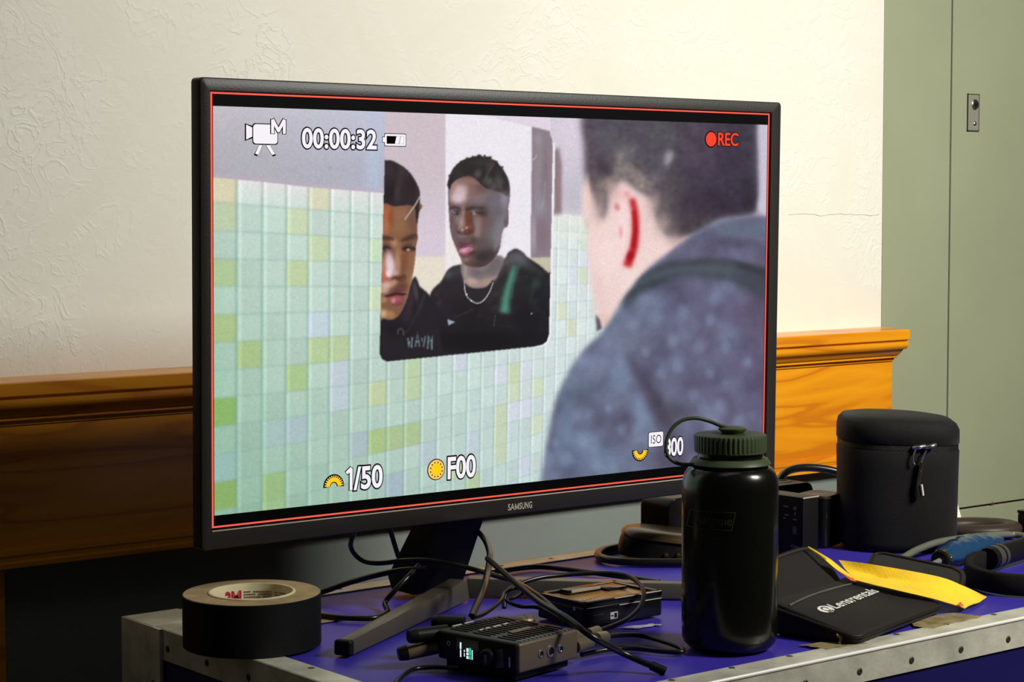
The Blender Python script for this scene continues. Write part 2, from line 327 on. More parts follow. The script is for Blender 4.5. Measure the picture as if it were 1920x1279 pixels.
    for (x, y, rx, ry, c, a, ro) in [
        (862, 360, 16, 16, (206, 180, 182), .95, -10), (858, 372, 13, 9, (214, 192, 200), .9, 0), (878, 340, 20, 6, (150, 110, 98), .8, 5), (850, 345, 5, 14, (166, 124, 112), .7, 20), (884, 358, 6, 16, (140, 100, 92), .7, 20),
        (895, 372, 15, 10, (140, 118, 124), .7, -25), (905, 385, 14, 10, (112, 96, 102), .7, 0), (930, 380, 18, 22, (112, 106, 118), .9, 15), (945, 372, 7, 20, (146, 148, 162), .7, 5), (935, 405, 14, 20, (104, 98, 106), .8, 10), (940, 418, 8, 12, (116, 116, 124), .6, 0),
        (852, 392, 9, 4.5, (88, 74, 84), .85, 8), (849, 398, 6, 4, (150, 132, 142), .6, 0), (856, 398, 5, 4, (52, 42, 50), .75, -20), (847, 402, 4, 2, (120, 110, 118), .5, 0),
        (868, 392, 4, 10, (150, 122, 116), .7, 0), (880, 391, 9, 4, (70, 56, 56), .85, -8), (900, 393, 13, 8, (72, 58, 56), .85, 0), (887, 398, 3, 3, (170, 172, 168), .7, 0), (892, 402, 5, 3, (120, 112, 106), .5, 0), (904, 402, 8, 5, (54, 46, 44), .7, 0),
        (862, 412, 9, 10, (146, 122, 122), .8, 0), (866, 422, 5, 9, (170, 142, 140), .7, 0), (877, 410, 5, 16, (112, 58, 36), .9, 0), (875, 428, 7, 6, (126, 72, 58), .8, 0), (874, 427, 2.4, 2, (200, 164, 152), .8, 0), (882, 433, 5, 4, (84, 42, 36), .85, 0), (859, 434, 3, 2.2, (110, 54, 50), .8, 0), (872, 436, 4, 2.5, (88, 44, 42), .7, 0),
        (896, 420, 8, 14, (152, 122, 118), .75, -10), (894, 437, 7, 10, (150, 128, 122), .7, 0), (908, 425, 7, 16, (112, 84, 84), .7, 0), (915, 440, 9, 20, (104, 100, 102), .7, 0), (930, 440, 9, 24, (122, 122, 130), .8, 5),
        (848, 430, 4, 12, (110, 98, 106), .6, 0), (856, 446, 8, 7, (104, 88, 100), .7, 0), (866, 442, 8, 4, (136, 114, 122), .6, 0), (888, 452, 6, 6, (70, 58, 54), .8, 0), (900, 456, 12, 10, (88, 76, 74), .7, 0), (914, 466, 12, 14, (92, 84, 84), .7, 0),
        (868, 460, 7, 4, (96, 48, 62), .9, -10), (874, 467, 11, 5, (206, 132, 160), .95, -12), (869, 470, 6, 3, (226, 160, 190), .8, -5), (880, 462, 6, 3, (186, 120, 132), .7, -20), (873, 477, 7, 3.2, (154, 74, 96), .85, -5), (884, 474, 8, 5, (74, 46, 50), .7, 0),
        (872, 487, 8, 4, (136, 112, 106), .75, 0), (884, 493, 8, 5, (100, 66, 58), .8, 0), (904, 482, 14, 12, (52, 42, 44), .9, 0), (918, 476, 10, 9, (60, 50, 52), .8, 0), (898, 497, 12, 4, (60, 48, 48), .7, 0), (950, 408, 3, 12, (120, 92, 96), .7, 0), (946, 416, 3, 5, (84, 56, 60), .6, 0)]:
        blob(cv, x, y, rx, ry, c, a, ro, hm)
    # hair of the person further back
    hair = [(838, 348), (838.5, 342), (842, 330), (848, 318), (856, 308), (868, 299.5), (880, 295.5), (888, 293.5), (895, 291.5), (900, 290.5), (904, 293), (912, 293.5), (919, 294.5), (921, 298), (930, 302), (935, 308), (942, 316), (948, 327), (953, 338), (955, 350), (954, 362), (949, 368), (940, 362), (928, 358), (915, 355), (905, 349), (897, 341), (889, 334), (880, 330), (866, 332), (854, 338), (846, 346), (842, 356)]
    hr = full(cv, smooth_pts(hair), 1.0)*clip*np.clip(1-0.35*np.clip((Y-330)/26, 0, 1)*np.clip((X-895)/20, 0, 1), 0, 1)
    lay(cv, np.ones_like(cv.a)*C(42, 38, 38), hr)
    for (x, y, rx, ry, c, a, ro) in [(900, 305, 20, 7, (58, 52, 48), .7, 0), (855, 320, 10, 10, (50, 50, 46), .7, 0), (895, 326, 6, 8, (92, 94, 88), .65, 20), (918, 310, 6, 14, (74, 62, 60), .6, 20), (916, 340, 8, 7, (84, 94, 74), .8, 0), (938, 345, 7, 9, (96, 92, 94), .6, 0), (935, 325, 8, 10, (60, 50, 50), .6, 0), (905, 345, 5, 8, (48, 46, 40), .8, 0), (946, 350, 5, 10, (46, 38, 40), .9, 0), (928, 338, 5, 8, (44, 36, 36), .8, 0), (944, 366, 8, 6, (120, 118, 128), .7, 0)]:
        blob(cv, x, y, rx, ry, c, a, ro, hr)
    stroke(cv, [(905, 345), (914, 325), (926, 305)], 3, (100, 92, 90), 1.6, .5, hr)
    for q in range(10):
        x = 842+11*q; y0 = np.interp(x, [842, 868, 900, 921, 942, 954], [330, 299, 291, 296, 315, 338])
        blob(cv, x, y0-0.5, 2.2, 2.0, (44, 40, 42), .8, 0, clip)
    # smears on the glass
    stroke(cv, [(930, 470), (938, 440), (946, 400), (951, 370)], (10, 5), (150, 152, 162), 3.5, .35, clip)
    stroke(cv, [(888, 398), (905, 375), (925, 350), (934, 330)], (6, 9), (134, 130, 134), 3.0, .30, clip)
    stroke(cv, [(925, 500), (945, 492), (968, 486), (985, 492)], (9, 5), (112, 110, 118), 3.0, .35, clip)
    for (P_, w_, col_, so_, al_) in [
        ([(843, 391), (850, 388.5), (858, 390), (864, 394)], (3.5, 3.0), (58, 46, 52), 1.3, .75), ([(874, 394), (882, 390.5), (893, 389), (906, 391)], (3.5, 3.0), (54, 44, 44), 1.4, .75),
        ([(846, 399), (852, 401.5), (860, 402)], 2.4, (44, 36, 42), 1.1, .8), ([(881, 401), (890, 398.5), (903, 401)], 2.6, (44, 36, 36), 1.2, .75), ([(846, 405), (854, 407), (861, 405)], 2.0, (112, 94, 100), 1.3, .55),
        ([(868, 396), (866, 410), (861, 424), (858, 432)], 2.6, (178, 146, 142), 1.6, .55), ([(883, 404), (884, 418), (888, 430), (886, 437)], 3.0, (82, 46, 38), 1.6, .7), ([(857, 435), (862, 438), (870, 439.5), (879, 438.5), (886, 436)], 2.2, (74, 38, 36), 1.1, .75),
        ([(858, 456), (864, 455), (870, 458), (880, 457), (890, 461)], 3.4, (92, 56, 62), 1.3, .7), ([(861, 463), (869, 464), (877, 461), (888, 464)], 1.8, (70, 30, 44), 1.0, .8), ([(860, 470), (868, 474), (878, 472), (886, 467)], 2.6, (222, 146, 172), 1.3, .7), ([(864, 479), (872, 481.5), (881, 479)], 2.2, (104, 58, 62), 1.2, .7),
        ([(841, 350), (843, 340), (850, 333), (862, 328.5), (876, 328), (889, 331), (897, 340)], 3.5, (66, 50, 48), 1.8, .6), ([(846, 440), (852, 458), (860, 476), (868, 492)], 3.0, (128, 108, 110), 1.8, .5), ([(912, 494), (926, 480), (936, 462)], 5, (56, 48, 50), 2.4, .5)]:
        stroke(cv, P_, w_, col_, so_, al_, hm)
    blob(cv, 851, 399.5, 2.2, 1.4, (176, 164, 170), .6, 0, hm); blob(cv, 888, 400.5, 2.0, 1.4, (190, 188, 184), .7, 0, hm); blob(cv, 866, 431, 2.5, 2.5, (196, 168, 162), .6, 0, hm)
    # necklace
    stroke(cv, [(870, 526), (870.5, 541), (874, 554), (882, 563), (893, 568.5), (903, 565.5), (912, 556), (919, 543), (924, 529)], 1.7, (198, 206, 206), .65, .95, clip)
    blob(cv, 874, 552, 1.7, 1.7, (236, 240, 240), .9, 0, clip); blob(cv, 883, 564, 1.3, 1.3, (236, 240, 240), .9, 0, clip)
    # ---- nearer person, cut by the mirror edge
    coll = [(706, 590), (735, 590), (752, 562), (764, 540), (770, 528), (777, 519), (781, 523), (786, 536), (796, 545), (806, 556), (818, 590), (820, 690), (700, 690)]
    clm = full(cv, smooth_pts(coll), 1.4)*clip
    lay(cv, np.ones_like(cv.a)*C(36, 31, 37), clm)
    for (x, y, rx, ry, c, a, ro) in [(778, 545, 4, 16, (84, 76, 72), .8, -10), (770, 560, 6, 20, (58, 46, 54), .7, 15), (762, 590, 8, 16, (56, 42, 54), .6, 15), (790, 570, 4, 20, (56, 46, 52), .5, 15), (740, 620, 30, 14, (28, 25, 27), .8, 0), (720, 640, 10, 20, (40, 34, 38), .5, 0)]:
        blob(cv, x, y, rx, ry, c, a, ro, clm)
    stroke(cv, [(797, 548), (788, 570), (770, 610), (755, 630)], 2.0, (64, 56, 60), 1.3, .6, clip)
    face = [(705, 380), (786, 382), (784, 400), (782, 420), (781, 436), (782.5, 446), (779, 462), (778, 480), (775.5, 500), (772, 520), (768, 540), (762, 562), (752, 584), (742, 596), (730, 599.5), (718, 597), (705, 590)]
    fm = full(cv, smooth_pts(face), 1.0)*clip
    lay(cv, np.ones_like(cv.a)*C(128, 88, 66), fm)
    for (x, y, rx, ry, c, a, ro) in [
        (722, 400, 14, 14, (178, 96, 58), .9, 0), (732, 412, 5, 18, (128, 52, 24), .75, 8), (722, 425, 9, 14, (190, 116, 78), .7, 0), (750, 400, 16, 12, (146, 104, 80), .8, 0), (748, 425, 14, 16, (146, 104, 72), .8, 0), (772, 410, 8, 20, (108, 80, 66), .8, 0), (776, 430, 6, 14, (116, 76, 62), .6, 0),
        (724, 447, 13, 4.5, (84, 54, 42), .85, 6), (768, 446, 14, 5.5, (78, 54, 44), .85, -14), (738, 455, 7, 8, (186, 140, 108), .7, 0), (748, 470, 7, 12, (168, 118, 88), .6, 0),
        (723, 466, 9, 7.5, (62, 40, 34), .92, 0), (727, 475, 5, 5, (90, 56, 46), .6, 0), (768, 462, 14, 6, (80, 58, 48), .8, -8), (760, 467, 6, 4.5, (52, 34, 30), .85, 0), (774, 468, 6, 3.5, (58, 40, 36), .85, 0), (764.5, 468.5, 2.8, 2.3, (200, 184, 158), .9, 0), (776, 458, 4, 5, (136, 110, 92), .6, 0),
        (758, 486, 9, 12, (126, 76, 52), .8, 0), (770, 490, 6, 16, (146, 100, 72), .7, 0), (755, 503, 6, 9, (120, 76, 50), .7, 0), (766, 520, 7, 14, (142, 106, 78), .7, 0), (771, 528, 3, 8, (170, 136, 100), .6, 0),
        (729, 488, 6.5, 16, (216, 186, 190), .95, -6), (731, 500, 9, 14, (228, 204, 212), .95, -4), (728, 513, 7, 7, (238, 218, 226), .95, 0), (741, 512, 6, 6, (206, 172, 172), .7, 0), (745, 492, 5, 16, (198, 152, 126), .6, -5), (718, 498, 4, 14, (206, 128, 106), .7, 0), (719, 515, 4, 8, (204, 110, 84), .8, 0), (722, 524, 9, 3, (190, 96, 76), .85, 0),
        (748, 523, 9, 5, (92, 56, 44), .9, 15), (757, 519, 4, 5, (88, 54, 42), .8, 0), (740, 520, 5, 2, (110, 66, 56), .7, 0), (752, 536, 10, 8, (104, 66, 50), .8, 0),
        (723, 535, 11, 7, (222, 184, 172), .85, -10), (720, 545, 8, 5, (216, 180, 166), .7, 0), (738, 530, 6, 5, (206, 160, 138), .6, -30),
        (745, 545, 14, 7, (96, 54, 56), .9, -25), (732, 554, 10, 2.4, (70, 28, 38), .9, -12), (752, 552, 10, 2.4, (66, 30, 40), .9, 4), (742, 561, 12, 4, (176, 80, 104), .9, 4), (737, 564, 4, 4.5, (222, 132, 164), .85, 0), (755, 560, 5, 4, (150, 62, 84), .7, 0), (750, 570, 9, 5, (124, 70, 70), .8, 0),
        (718, 562, 6, 6, (176, 142, 108), .7, 0), (722, 574, 9, 4, (124, 92, 62), .7, 0), (718, 588, 8, 7, (216, 180, 140), .85, 0), (732, 590, 8, 7, (172, 130, 84), .8, 0), (746, 580, 8, 9, (130, 88, 72), .7, 20), (760, 560, 5, 14, (126, 92, 84), .6, 15)]:
        blob(cv, x, y, rx, ry, c, a, ro, fm)
    for (P_, w_, col_, so_, al_) in [([(716, 446), (728, 446), (738, 450)], 4, (70, 44, 36), 1.4, .7), ([(752, 452), (764, 447), (776, 441), (782, 440)], 4, (66, 46, 38), 1.4, .75), ([(754, 468), (762, 464), (774, 465), (780, 468)], 2.6, (40, 28, 26), 1.0, .85), ([(716, 467), (724, 463), (732, 467)], 2.6, (44, 28, 26), 1.0, .8),
        ([(733, 524), (740, 521), (747, 522), (754, 517)], 2.4, (70, 40, 34), 1.1, .7), ([(721, 556), (730, 553), (741, 550), (752, 552), (762, 551)], 2.2, (58, 22, 32), .9, .85), ([(727, 551), (737, 543), (746, 540), (757, 543)], 2.4, (122, 78, 74), 1.2, .6), ([(733, 569), (742, 573), (753, 568)], 2.2, (104, 56, 58), 1.1, .6), ([(776, 470), (774, 500), (768, 530), (760, 560)], 2.6, (168, 128, 98), 1.6, .45)]:
        stroke(cv, P_, w_, col_, so_, al_, fm)
    hair2 = [(700, 300), (722, 300), (735, 301.5), (748, 308), (762, 318), (773, 331), (781, 345), (786, 358), (787, 368), (786, 384), (785, 398), (783, 410), (780, 420), (779, 408), (778, 394), (772, 386), (760, 385), (748, 386), (736, 386.5), (722, 381), (700, 380)]
    h2 = full(cv, smooth_pts(hair2), 1.1)*clip
    lay(cv, np.ones_like(cv.a)*C(46, 37, 40), h2)
    for (x, y, rx, ry, c, a, ro) in [(730, 360, 10, 16, (34, 26, 30), .8, 0), (750, 330, 6, 24, (64, 54, 54), .6, 8), (744, 365, 5, 14, (70, 60, 62), .6, 0), (770, 350, 8, 18, (42, 32, 38), .7, 0), (728, 318, 8, 12, (60, 48, 54), .6, 0), (760, 322, 10, 6, (60, 52, 50), .6, 35), (782, 365, 4, 16, (66, 44, 46), .6, 0)]:
        blob(cv, x, y, rx, ry, c, a, ro, h2)
    stroke(cv, [(787, 368), (778, 384), (768, 398), (758, 412)], (3.2, 2.2), (196, 200, 188), .9, .75, clip)
    # lettering on the jacket chest and small marks
    for P in ([(764, 634), (766, 652), (768, 640)], [(771, 652), (772, 632)], [(778, 650), (782, 624), (786, 650)], [(779, 641), (785, 640)], [(790, 634), (793, 652), (797, 630)], [(801, 654), (803, 628), (806, 646), (809, 628), (809, 656)]):
        stroke(cv, P, 2.6, (140, 170, 178), 1.0, .75, clip, False)
    poly(cv, [(838, 598), (853, 604), (840, 610)], (166, 180, 194), .8, .9, False, clip)
    stroke(cv, [(745, 626), (746, 619), (750, 616), (755, 620), (755, 628)], 2, (120, 108, 100), 1, .7, clip)
    blob(cv, 996, 588, 1.5, 1.5, (200, 200, 210), .8, 0, clip)
    stroke(cv, [(928, 590), (925, 612)], 1.6, (110, 112, 110), 1, .5, clip)
    stroke(cv, [(852, 596), (872, 587), (885, 580)], 2, (78, 72, 66), 1.2, .5, clip)
    poly(cv, [(711, 675), (711, 655), (722, 677), (1010, 647), (1028, 630), (1028, 660)], (24, 21, 22), 1.2, .5, False, clip)
    # ---------------- person in the foreground, out of focus ----------------
    jb = [(1000, 1040), (1008, 940), (1013, 900), (1020, 860), (1030, 800), (1042, 750), (1056, 715), (1076, 680), (1100, 650), (1130, 620), (1150, 590), (1165, 566), (1180, 545), (1200, 520), (1220, 500), (1250, 478), (1275, 458), (1300, 440), (1335, 420), (1380, 408), (1450, 404), (1520, 420), (1520, 1040)]
    skin = [(1096, 345), (1092, 380), (1094, 410), (1102, 440), (1100, 480), (1108, 530), (1115, 565), (1120, 600), (1130, 616), (1146, 606), (1162, 585), (1180, 550), (1200, 520), (1240, 490), (1290, 455), (1280, 380), (1200, 300), (1130, 300)]
    poly(cv, skin, (238, 210, 206), 4.0, 1, True)
    for (x, y, rx, ry, c, a, ro) in [(1103, 370, 7, 22, (240, 206, 194), .8, 10), (1100, 420, 5, 10, (206, 196, 176), .5, 0), (1140, 480, 26, 40, (244, 220, 218), .8, 0), (1122, 550, 12, 40, (232, 202, 200), .7, -10), (1185, 530, 18, 25, (242, 222, 216), .8, 20), (1130, 600, 10, 14, (222, 190, 178), .7, 0), (1225, 470, 18, 30, (240, 214, 208), .7, 25), (1162, 365, 12, 12, (232, 178, 178), .75, 0), (1166, 420, 9, 45, (248, 216, 218), .8, 0), (1210, 400, 14, 40, (236, 204, 202), .7, 0)]:
        blob(cv, x, y, rx, ry, c, a, ro)
    stroke(cv, [(1184, 372), (1190, 400), (1191, 430), (1188, 462), (1180, 485), (1175, 500)], (11, 16), (190, 22, 30), 3.6, .95)
    stroke(cv, [(1187, 395), (1190, 430), (1186, 465)], (5, 8), (166, 2, 14), 2.2, .8); blob(cv, 1181, 480, 6, 9, (150, 0, 14), .8, 20)
    blob(cv, 1156, 388, 5, 7, (208, 96, 100), .6, -15); blob(cv, 1163, 435, 4, 10, (228, 150, 152), .6, 0); blob(cv, 1176, 365, 6, 6, (226, 140, 142), .5)
    # hair, out of focus
    hb = [(1090, 120), (1090, 200), (1091, 240), (1096, 280), (1096, 320), (1102, 342), (1112, 362), (1118, 392), (1126, 412), (1134, 400), (1140, 375), (1150, 350), (1165, 335), (1180, 345), (1200, 360), (1218, 372), (1228, 400), (1240, 430), (1262, 448), (1290, 440), (1315, 432), (1350, 412), (1400, 405), (1418, 396), (1422, 360), (1422, 260), (1420, 200), (1420, 120)]
    hbm = full(cv, smooth_pts(hb), 6.5)
    lay(cv, np.ones_like(cv.a)*C(74, 66, 78), hbm)
    for (x, y, rx, ry, c, a, ro) in [(1150, 250, 40, 40, (84, 82, 90), .8, 0), (1110, 250, 14, 50, (96, 84, 96), .6, 0), (1130, 310, 12, 16, (70, 58, 68), .8, 0), (1108, 320, 10, 20, (104, 84, 96), .7, 0), (1170, 290, 30, 20, (108, 104, 108), .7, 10), (1160, 315, 10, 30, (142, 132, 124), .7, 0), (1185, 325, 24, 16, (140, 128, 124), .8, 20), (1205, 345, 18, 14, (168, 152, 140), .75, 30), (1120, 360, 16, 20, (130, 114, 110), .7, 0), (1128, 385, 8, 18, (150, 130, 124), .6, 0), (1140, 345, 18, 14, (150, 136, 128), .7, 0), (1240, 260, 30, 50, (86, 84, 90), .8, 0), (1252, 298, 9, 14, (186, 178, 190), .85, 20), (1230, 330, 20, 12, (126, 118, 128), .7, 0), (1225, 300, 22, 16, (84, 78, 88), .6, 0), (1260, 350, 24, 30, (84, 78, 80), .8, 0), (1240, 390, 18, 24, (110, 98, 96), .7, 20), (1250, 425, 18, 18, (128, 114, 108), .6, 20), (1270, 440, 10, 14, (130, 108, 116), .6, 0), (1330, 330, 50, 50, (66, 54, 74), .7, 0), (1380, 300, 34, 90, (54, 46, 62), .8, 0), (1340, 380, 50, 24, (48, 38, 54), .9, 0), (1310, 400, 30, 30, (62, 52, 62), .7, 0), (1290, 425, 18, 16, (74, 64, 66), .7, 0), (1330, 240, 40, 20, (70, 58, 74), .6, 0), (1405, 370, 16, 24, (46, 38, 52), .8, 0), (1280, 240, 20, 20, (72, 62, 74), .5, 0), (1190, 240, 20, 16, (76, 70, 82), .6, 0), (1300, 290, 20, 24, (76, 64, 80), .6, 0)]:
        blob(cv, x, y, rx, ry, c, a, ro, hbm)
    nz = 0.5*noise(cv, 7, 11)+0.5*noise(cv, 3, 12)
    cv.a *= (1+0.07*nz*hbm)[..., None]
    for (x, y, rx, ry, c, a, ro) in [(1118, 400, 12, 22, (214, 186, 178), .5, 0), (1146, 362, 10, 20, (220, 190, 184), .5, 0), (1222, 385, 12, 24, (206, 180, 172), .55, 15), (1238, 425, 12, 22, (204, 178, 170), .5, 20), (1262, 452, 14, 12, (198, 170, 164), .5, 0), (1100, 350, 5, 20, (236, 200, 190), .5, 0)]:
        blob(cv, x, y, rx, ry, c, a, ro)
    # jacket
    jm = full(cv, smooth_pts(jb), 4.5)
    n1, n2 = noise(cv, 20, 21), noise(cv, 11, 22)
    J = mix(C(104, 111, 134)*np.ones_like(cv.a), C(98, 92, 120)*np.ones_like(cv.a), np.clip((X-1150)/200, 0, 1))
    J = mix(J, C(126, 142, 168)*np.ones_like(J), np.clip(0.30+0.30*n1+0.30*n2, 0, 1)*np.interp(X, [1030, 1250, 1430], [.95, .62, .42]))
    J = mix(J, C(62, 54, 80)*np.ones_like(J), np.clip(0.10+0.26*noise(cv, 22, 25)+0.20*noise(cv, 12, 26), 0, 1)*0.6)
    lay(cv, J, jm)
    for (x, y, rx, ry, c, a, ro) in [(1110, 680, 30, 26, (124, 130, 160), .6, -40), (1180, 640, 40, 25, (118, 124, 146), .5, -20), (1060, 790, 14, 60, (112, 130, 158), .5, 10), (1090, 735, 50, 12, (84, 96, 116), .6, -18), (1165, 700, 20, 40, (124, 138, 168), .6, -15), (1200, 760, 14, 24, (128, 146, 176), .6, 0), (1110, 860, 60, 22, (112, 132, 160), .5, 0), (1420, 560, 24, 60, (86, 74, 96), .6, 0), (1420, 720, 20, 100, (92, 84, 112), .5, 0), (1390, 430, 50, 16, (92, 104, 122), .7, 5), (1300, 455, 40, 14, (104, 106, 132), .6, -20), (1380, 455, 45, 10, (74, 72, 92), .7, 5), (1250, 480, 30, 10, (112, 118, 144), .5, -30)]:
        blob(cv, x, y, rx, ry, c, a, ro, jm)
    stroke(cv, [(1165, 570), (1195, 540), (1240, 515), (1300, 503), (1360, 508), (1410, 525), (1450, 545)], (24, 46), (62, 68, 76), 6.0, .8, jm)
    stroke(cv, [(1190, 530), (1230, 505), (1290, 495), (1350, 490), (1400, 500), (1450, 510)], (9, 16), (62, 66, 72), 4.0, .7, jm)
    stroke(cv, [(1195, 535), (1240, 512), (1300, 504), (1370, 506)], (6, 14), (92, 108, 114), 5.0, .4, jm)
    stroke(cv, [(1380, 495), (1420, 508), (1450, 520)], (8, 18), (42, 44, 50), 4.0, .6, jm)
    stroke(cv, [(1170, 560), (1200, 540), (1250, 525)], (10, 8), (50, 56, 64), 4.0, .6, jm)
    stroke(cv, [(1172, 660), (1205, 710), (1225, 750), (1245, 790), (1258, 830), (1256, 880)], (10, 50), (74, 66, 84), 8.0, .75, jm)
    stroke(cv, [(1215, 725), (1240, 765), (1262, 790)], (10, 40), (66, 58, 72), 8.0, .6, jm); blob(cv, 1275, 770, 26, 14, (78, 74, 90), .7, 10, jm)
    blob(cv, 1165, 795, 18, 30, (82, 76, 100), .6, 20, jm); blob(cv, 1250, 850, 30, 26, (84, 80, 100), .6, 0, jm)
    for (x, y, r_) in [(1080, 780, 14), (1100, 830, 16), (1165, 805, 13), (1140, 765, 10), (1240, 700, 14), (1300, 740, 15), (1270, 690, 14), (1350, 760, 16), (1330, 700, 13), (1060, 860, 18), (1150, 880, 14), (1120, 870, 16), (1185, 610, 14), (1230, 600, 16), (1280, 585, 16), (1330, 600, 13), (1260, 640, 13), (1310, 650, 14), (1360, 650, 12), (1340, 560, 16), (1400, 680, 12), (1210, 660, 12), (1330, 800, 16), (1385, 790, 14), (1040, 830, 10), (1400, 840, 18), (1330, 850, 16)]:
        blob(cv, x, y, r_*.7, r_*.8, (128, 142, 170), .5, 0, jm)
    cv.a *= (1+0.018*noise(cv, 5, 31)*jm)[..., None]
    poly(cv, [(1116, 588), (1124, 600), (1128, 616), (1118, 622)], (54, 54, 66), 2.0, .8, False)
    # wall sliver right of the head
    poly(cv, [(1422, 225), (1452, 226), (1452, 396), (1430, 398), (1420, 388), (1424, 350)], (200, 194, 212), 3.5, .95)
    # fine sensor grain of the screen
    cv.a *= (1+0.012*noise(cv, 0.8, 41))[..., None]
    a = np.clip(cv.a, 0, 1)
    return np.where(a <= 0.04045, a/12.92, ((a+0.055)/1.055)**2.4)
# ------------------------------------------------------------------ materials of the room
def node_mat(name):
    m = bpy.data.materials.new(name); m.use_nodes = True; nt = m.node_tree; MATS[name] = m
    return m, nt, nt.nodes['Principled BSDF'], nt.nodes.new('ShaderNodeTexCoord')
def N(nt, kind, **inp):
    n = nt.nodes.new(kind)
    for k, v in inp.items(): n.inputs[k.replace('_', ' ')].default_value = v
    return n
def ramp(nt, stops):
    r = nt.nodes.new('ShaderNodeValToRGB'); e = r.color_ramp.elements
    while len(e) < len(stops): e.new(0.5)
    for q, (p, c) in zip(e, stops): q.position = p; q.color = (*c, 1)
    return r
def plaster():
    m, nt, b, tc = node_mat('cream_plaster'); L = nt.links.new
    b.inputs['Roughness'].default_value = 0.55; b.inputs['Specular IOR Level'].default_value = 0.35
    mp = N(nt, 'ShaderNodeMapping'); L(tc.outputs['Object'], mp.inputs[0])
    big = N(nt, 'ShaderNodeTexNoise', Scale=5.0, Detail=4.0, Roughness=.6, Distortion=.6); L(mp.outputs[0], big.inputs[0])
    fine = N(nt, 'ShaderNodeTexNoise', Scale=38.0, Detail=5.0, Roughness=.62, Distortion=1.6); L(mp.outputs[0], fine.inputs[0])
    trow = N(nt, 'ShaderNodeTexNoise', Scale=16.0, Detail=3.0, Roughness=.5, Distortion=2.4); L(mp.outputs[0], trow.inputs[0])
    edge = ramp(nt, [(0.46, (0, 0, 0)), (0.50, (1, 1, 1)), (0.56, (.35, .35, .35))]); L(trow.outputs[0], edge.inputs[0])
    patch = ramp(nt, [(0.44, (0, 0, 0)), (0.62, (1, 1, 1))]); L(big.outputs[0], patch.inputs[0])
    mul = nt.nodes.new('ShaderNodeMath'); mul.operation = 'MULTIPLY'; L(edge.outputs[0], mul.inputs[0]); L(patch.outputs[0], mul.inputs[1])
    add = nt.nodes.new('ShaderNodeMath'); add.operation = 'MULTIPLY_ADD'; add.inputs[1].default_value = .55; L(fine.outputs[0], add.inputs[0]); L(mul.outputs[0], add.inputs[2])
    bp = N(nt, 'ShaderNodeBump', Strength=.30, Distance=.003); L(add.outputs[0], bp.inputs['Height']); L(bp.outputs[0], b.inputs['Normal'])
    col = ramp(nt, [(0.3, (.76, .73, .61)), (0.7, (.82, .80, .70))]); L(big.outputs[0], col.inputs[0]); L(col.outputs[0], b.inputs['Base Color'])
    return m
def wood():
    m, nt, b, tc = node_mat('stained_wood'); L = nt.links.new
    b.inputs['Roughness'].default_value = 0.32; b.inputs['Coat Weight'].default_value = .25; b.inputs['Coat Roughness'].default_value = .2
    mp = N(nt, 'ShaderNodeMapping', Scale=(1.0, 6.0, 7.0), Location=(.37, 0, .21)); L(tc.outputs['Object'], mp.inputs[0])
    n1 = N(nt, 'ShaderNodeTexNoise', Scale=2.6, Detail=2.0, Roughness=.4, Distortion=.5); L(mp.outputs[0], n1.inputs[0])
    mu = nt.nodes.new('ShaderNodeMath'); mu.operation = 'MULTIPLY'; mu.inputs[1].default_value = 4.0; L(n1.outputs[0], mu.inputs[0])
    fr = nt.nodes.new('ShaderNodeMath'); fr.operation = 'FRACT'; L(mu.outputs[0], fr.inputs[0])
    mp2 = N(nt, 'ShaderNodeMapping', Scale=(6.0, 120.0, 160.0)); L(tc.outputs['Object'], mp2.inputs[0])
    n2 = N(nt, 'ShaderNodeTexNoise', Scale=2.0, Detail=4.0, Roughness=.6); L(mp2.outputs[0], n2.inputs[0])
    mx = nt.nodes.new('ShaderNodeMath'); mx.operation = 'MULTIPLY_ADD'; mx.inputs[1].default_value = .18; L(n2.outputs[0], mx.inputs[0]); L(fr.outputs[0], mx.inputs[2])
    c = ramp(nt, [(0.06, (.60, .18, .005)), (0.22, (.76, .275, .007)), (0.62, (.84, .335, .008)), (0.94, (.74, .270, .007)), (1.0, (.62, .19, .006))]); L(mx.outputs[0], c.inputs[0]); L(c.outputs[0], b.inputs['Base Color'])
    bp = N(nt, 'ShaderNodeBump', Strength=.12, Distance=.001); L(n2.outputs[0], bp.inputs['Height']); L(bp.outputs[0], b.inputs['Normal'])
    return m
PLASTER, WOOD = plaster(), wood()
GREYWALL = mat('grey_wall_paint', (.20, .225, .205), .5, bump=.25, bscale=60, var=.10, vscale=3)
STEEL = mat('grey_green_steel_paint', (.315, .338, .215), .42, bump=.06, bscale=140, var=.05, vscale=4)
FLOORM = mat('brown_floor', (.07, .055, .045), .6, var=.3, vscale=4)
CHROME = mat('dull_chrome', (.55, .54, .50), .30, metal=1.0)
BLACKGAP = mat('dark_gap', (.006, .006, .006), .9)

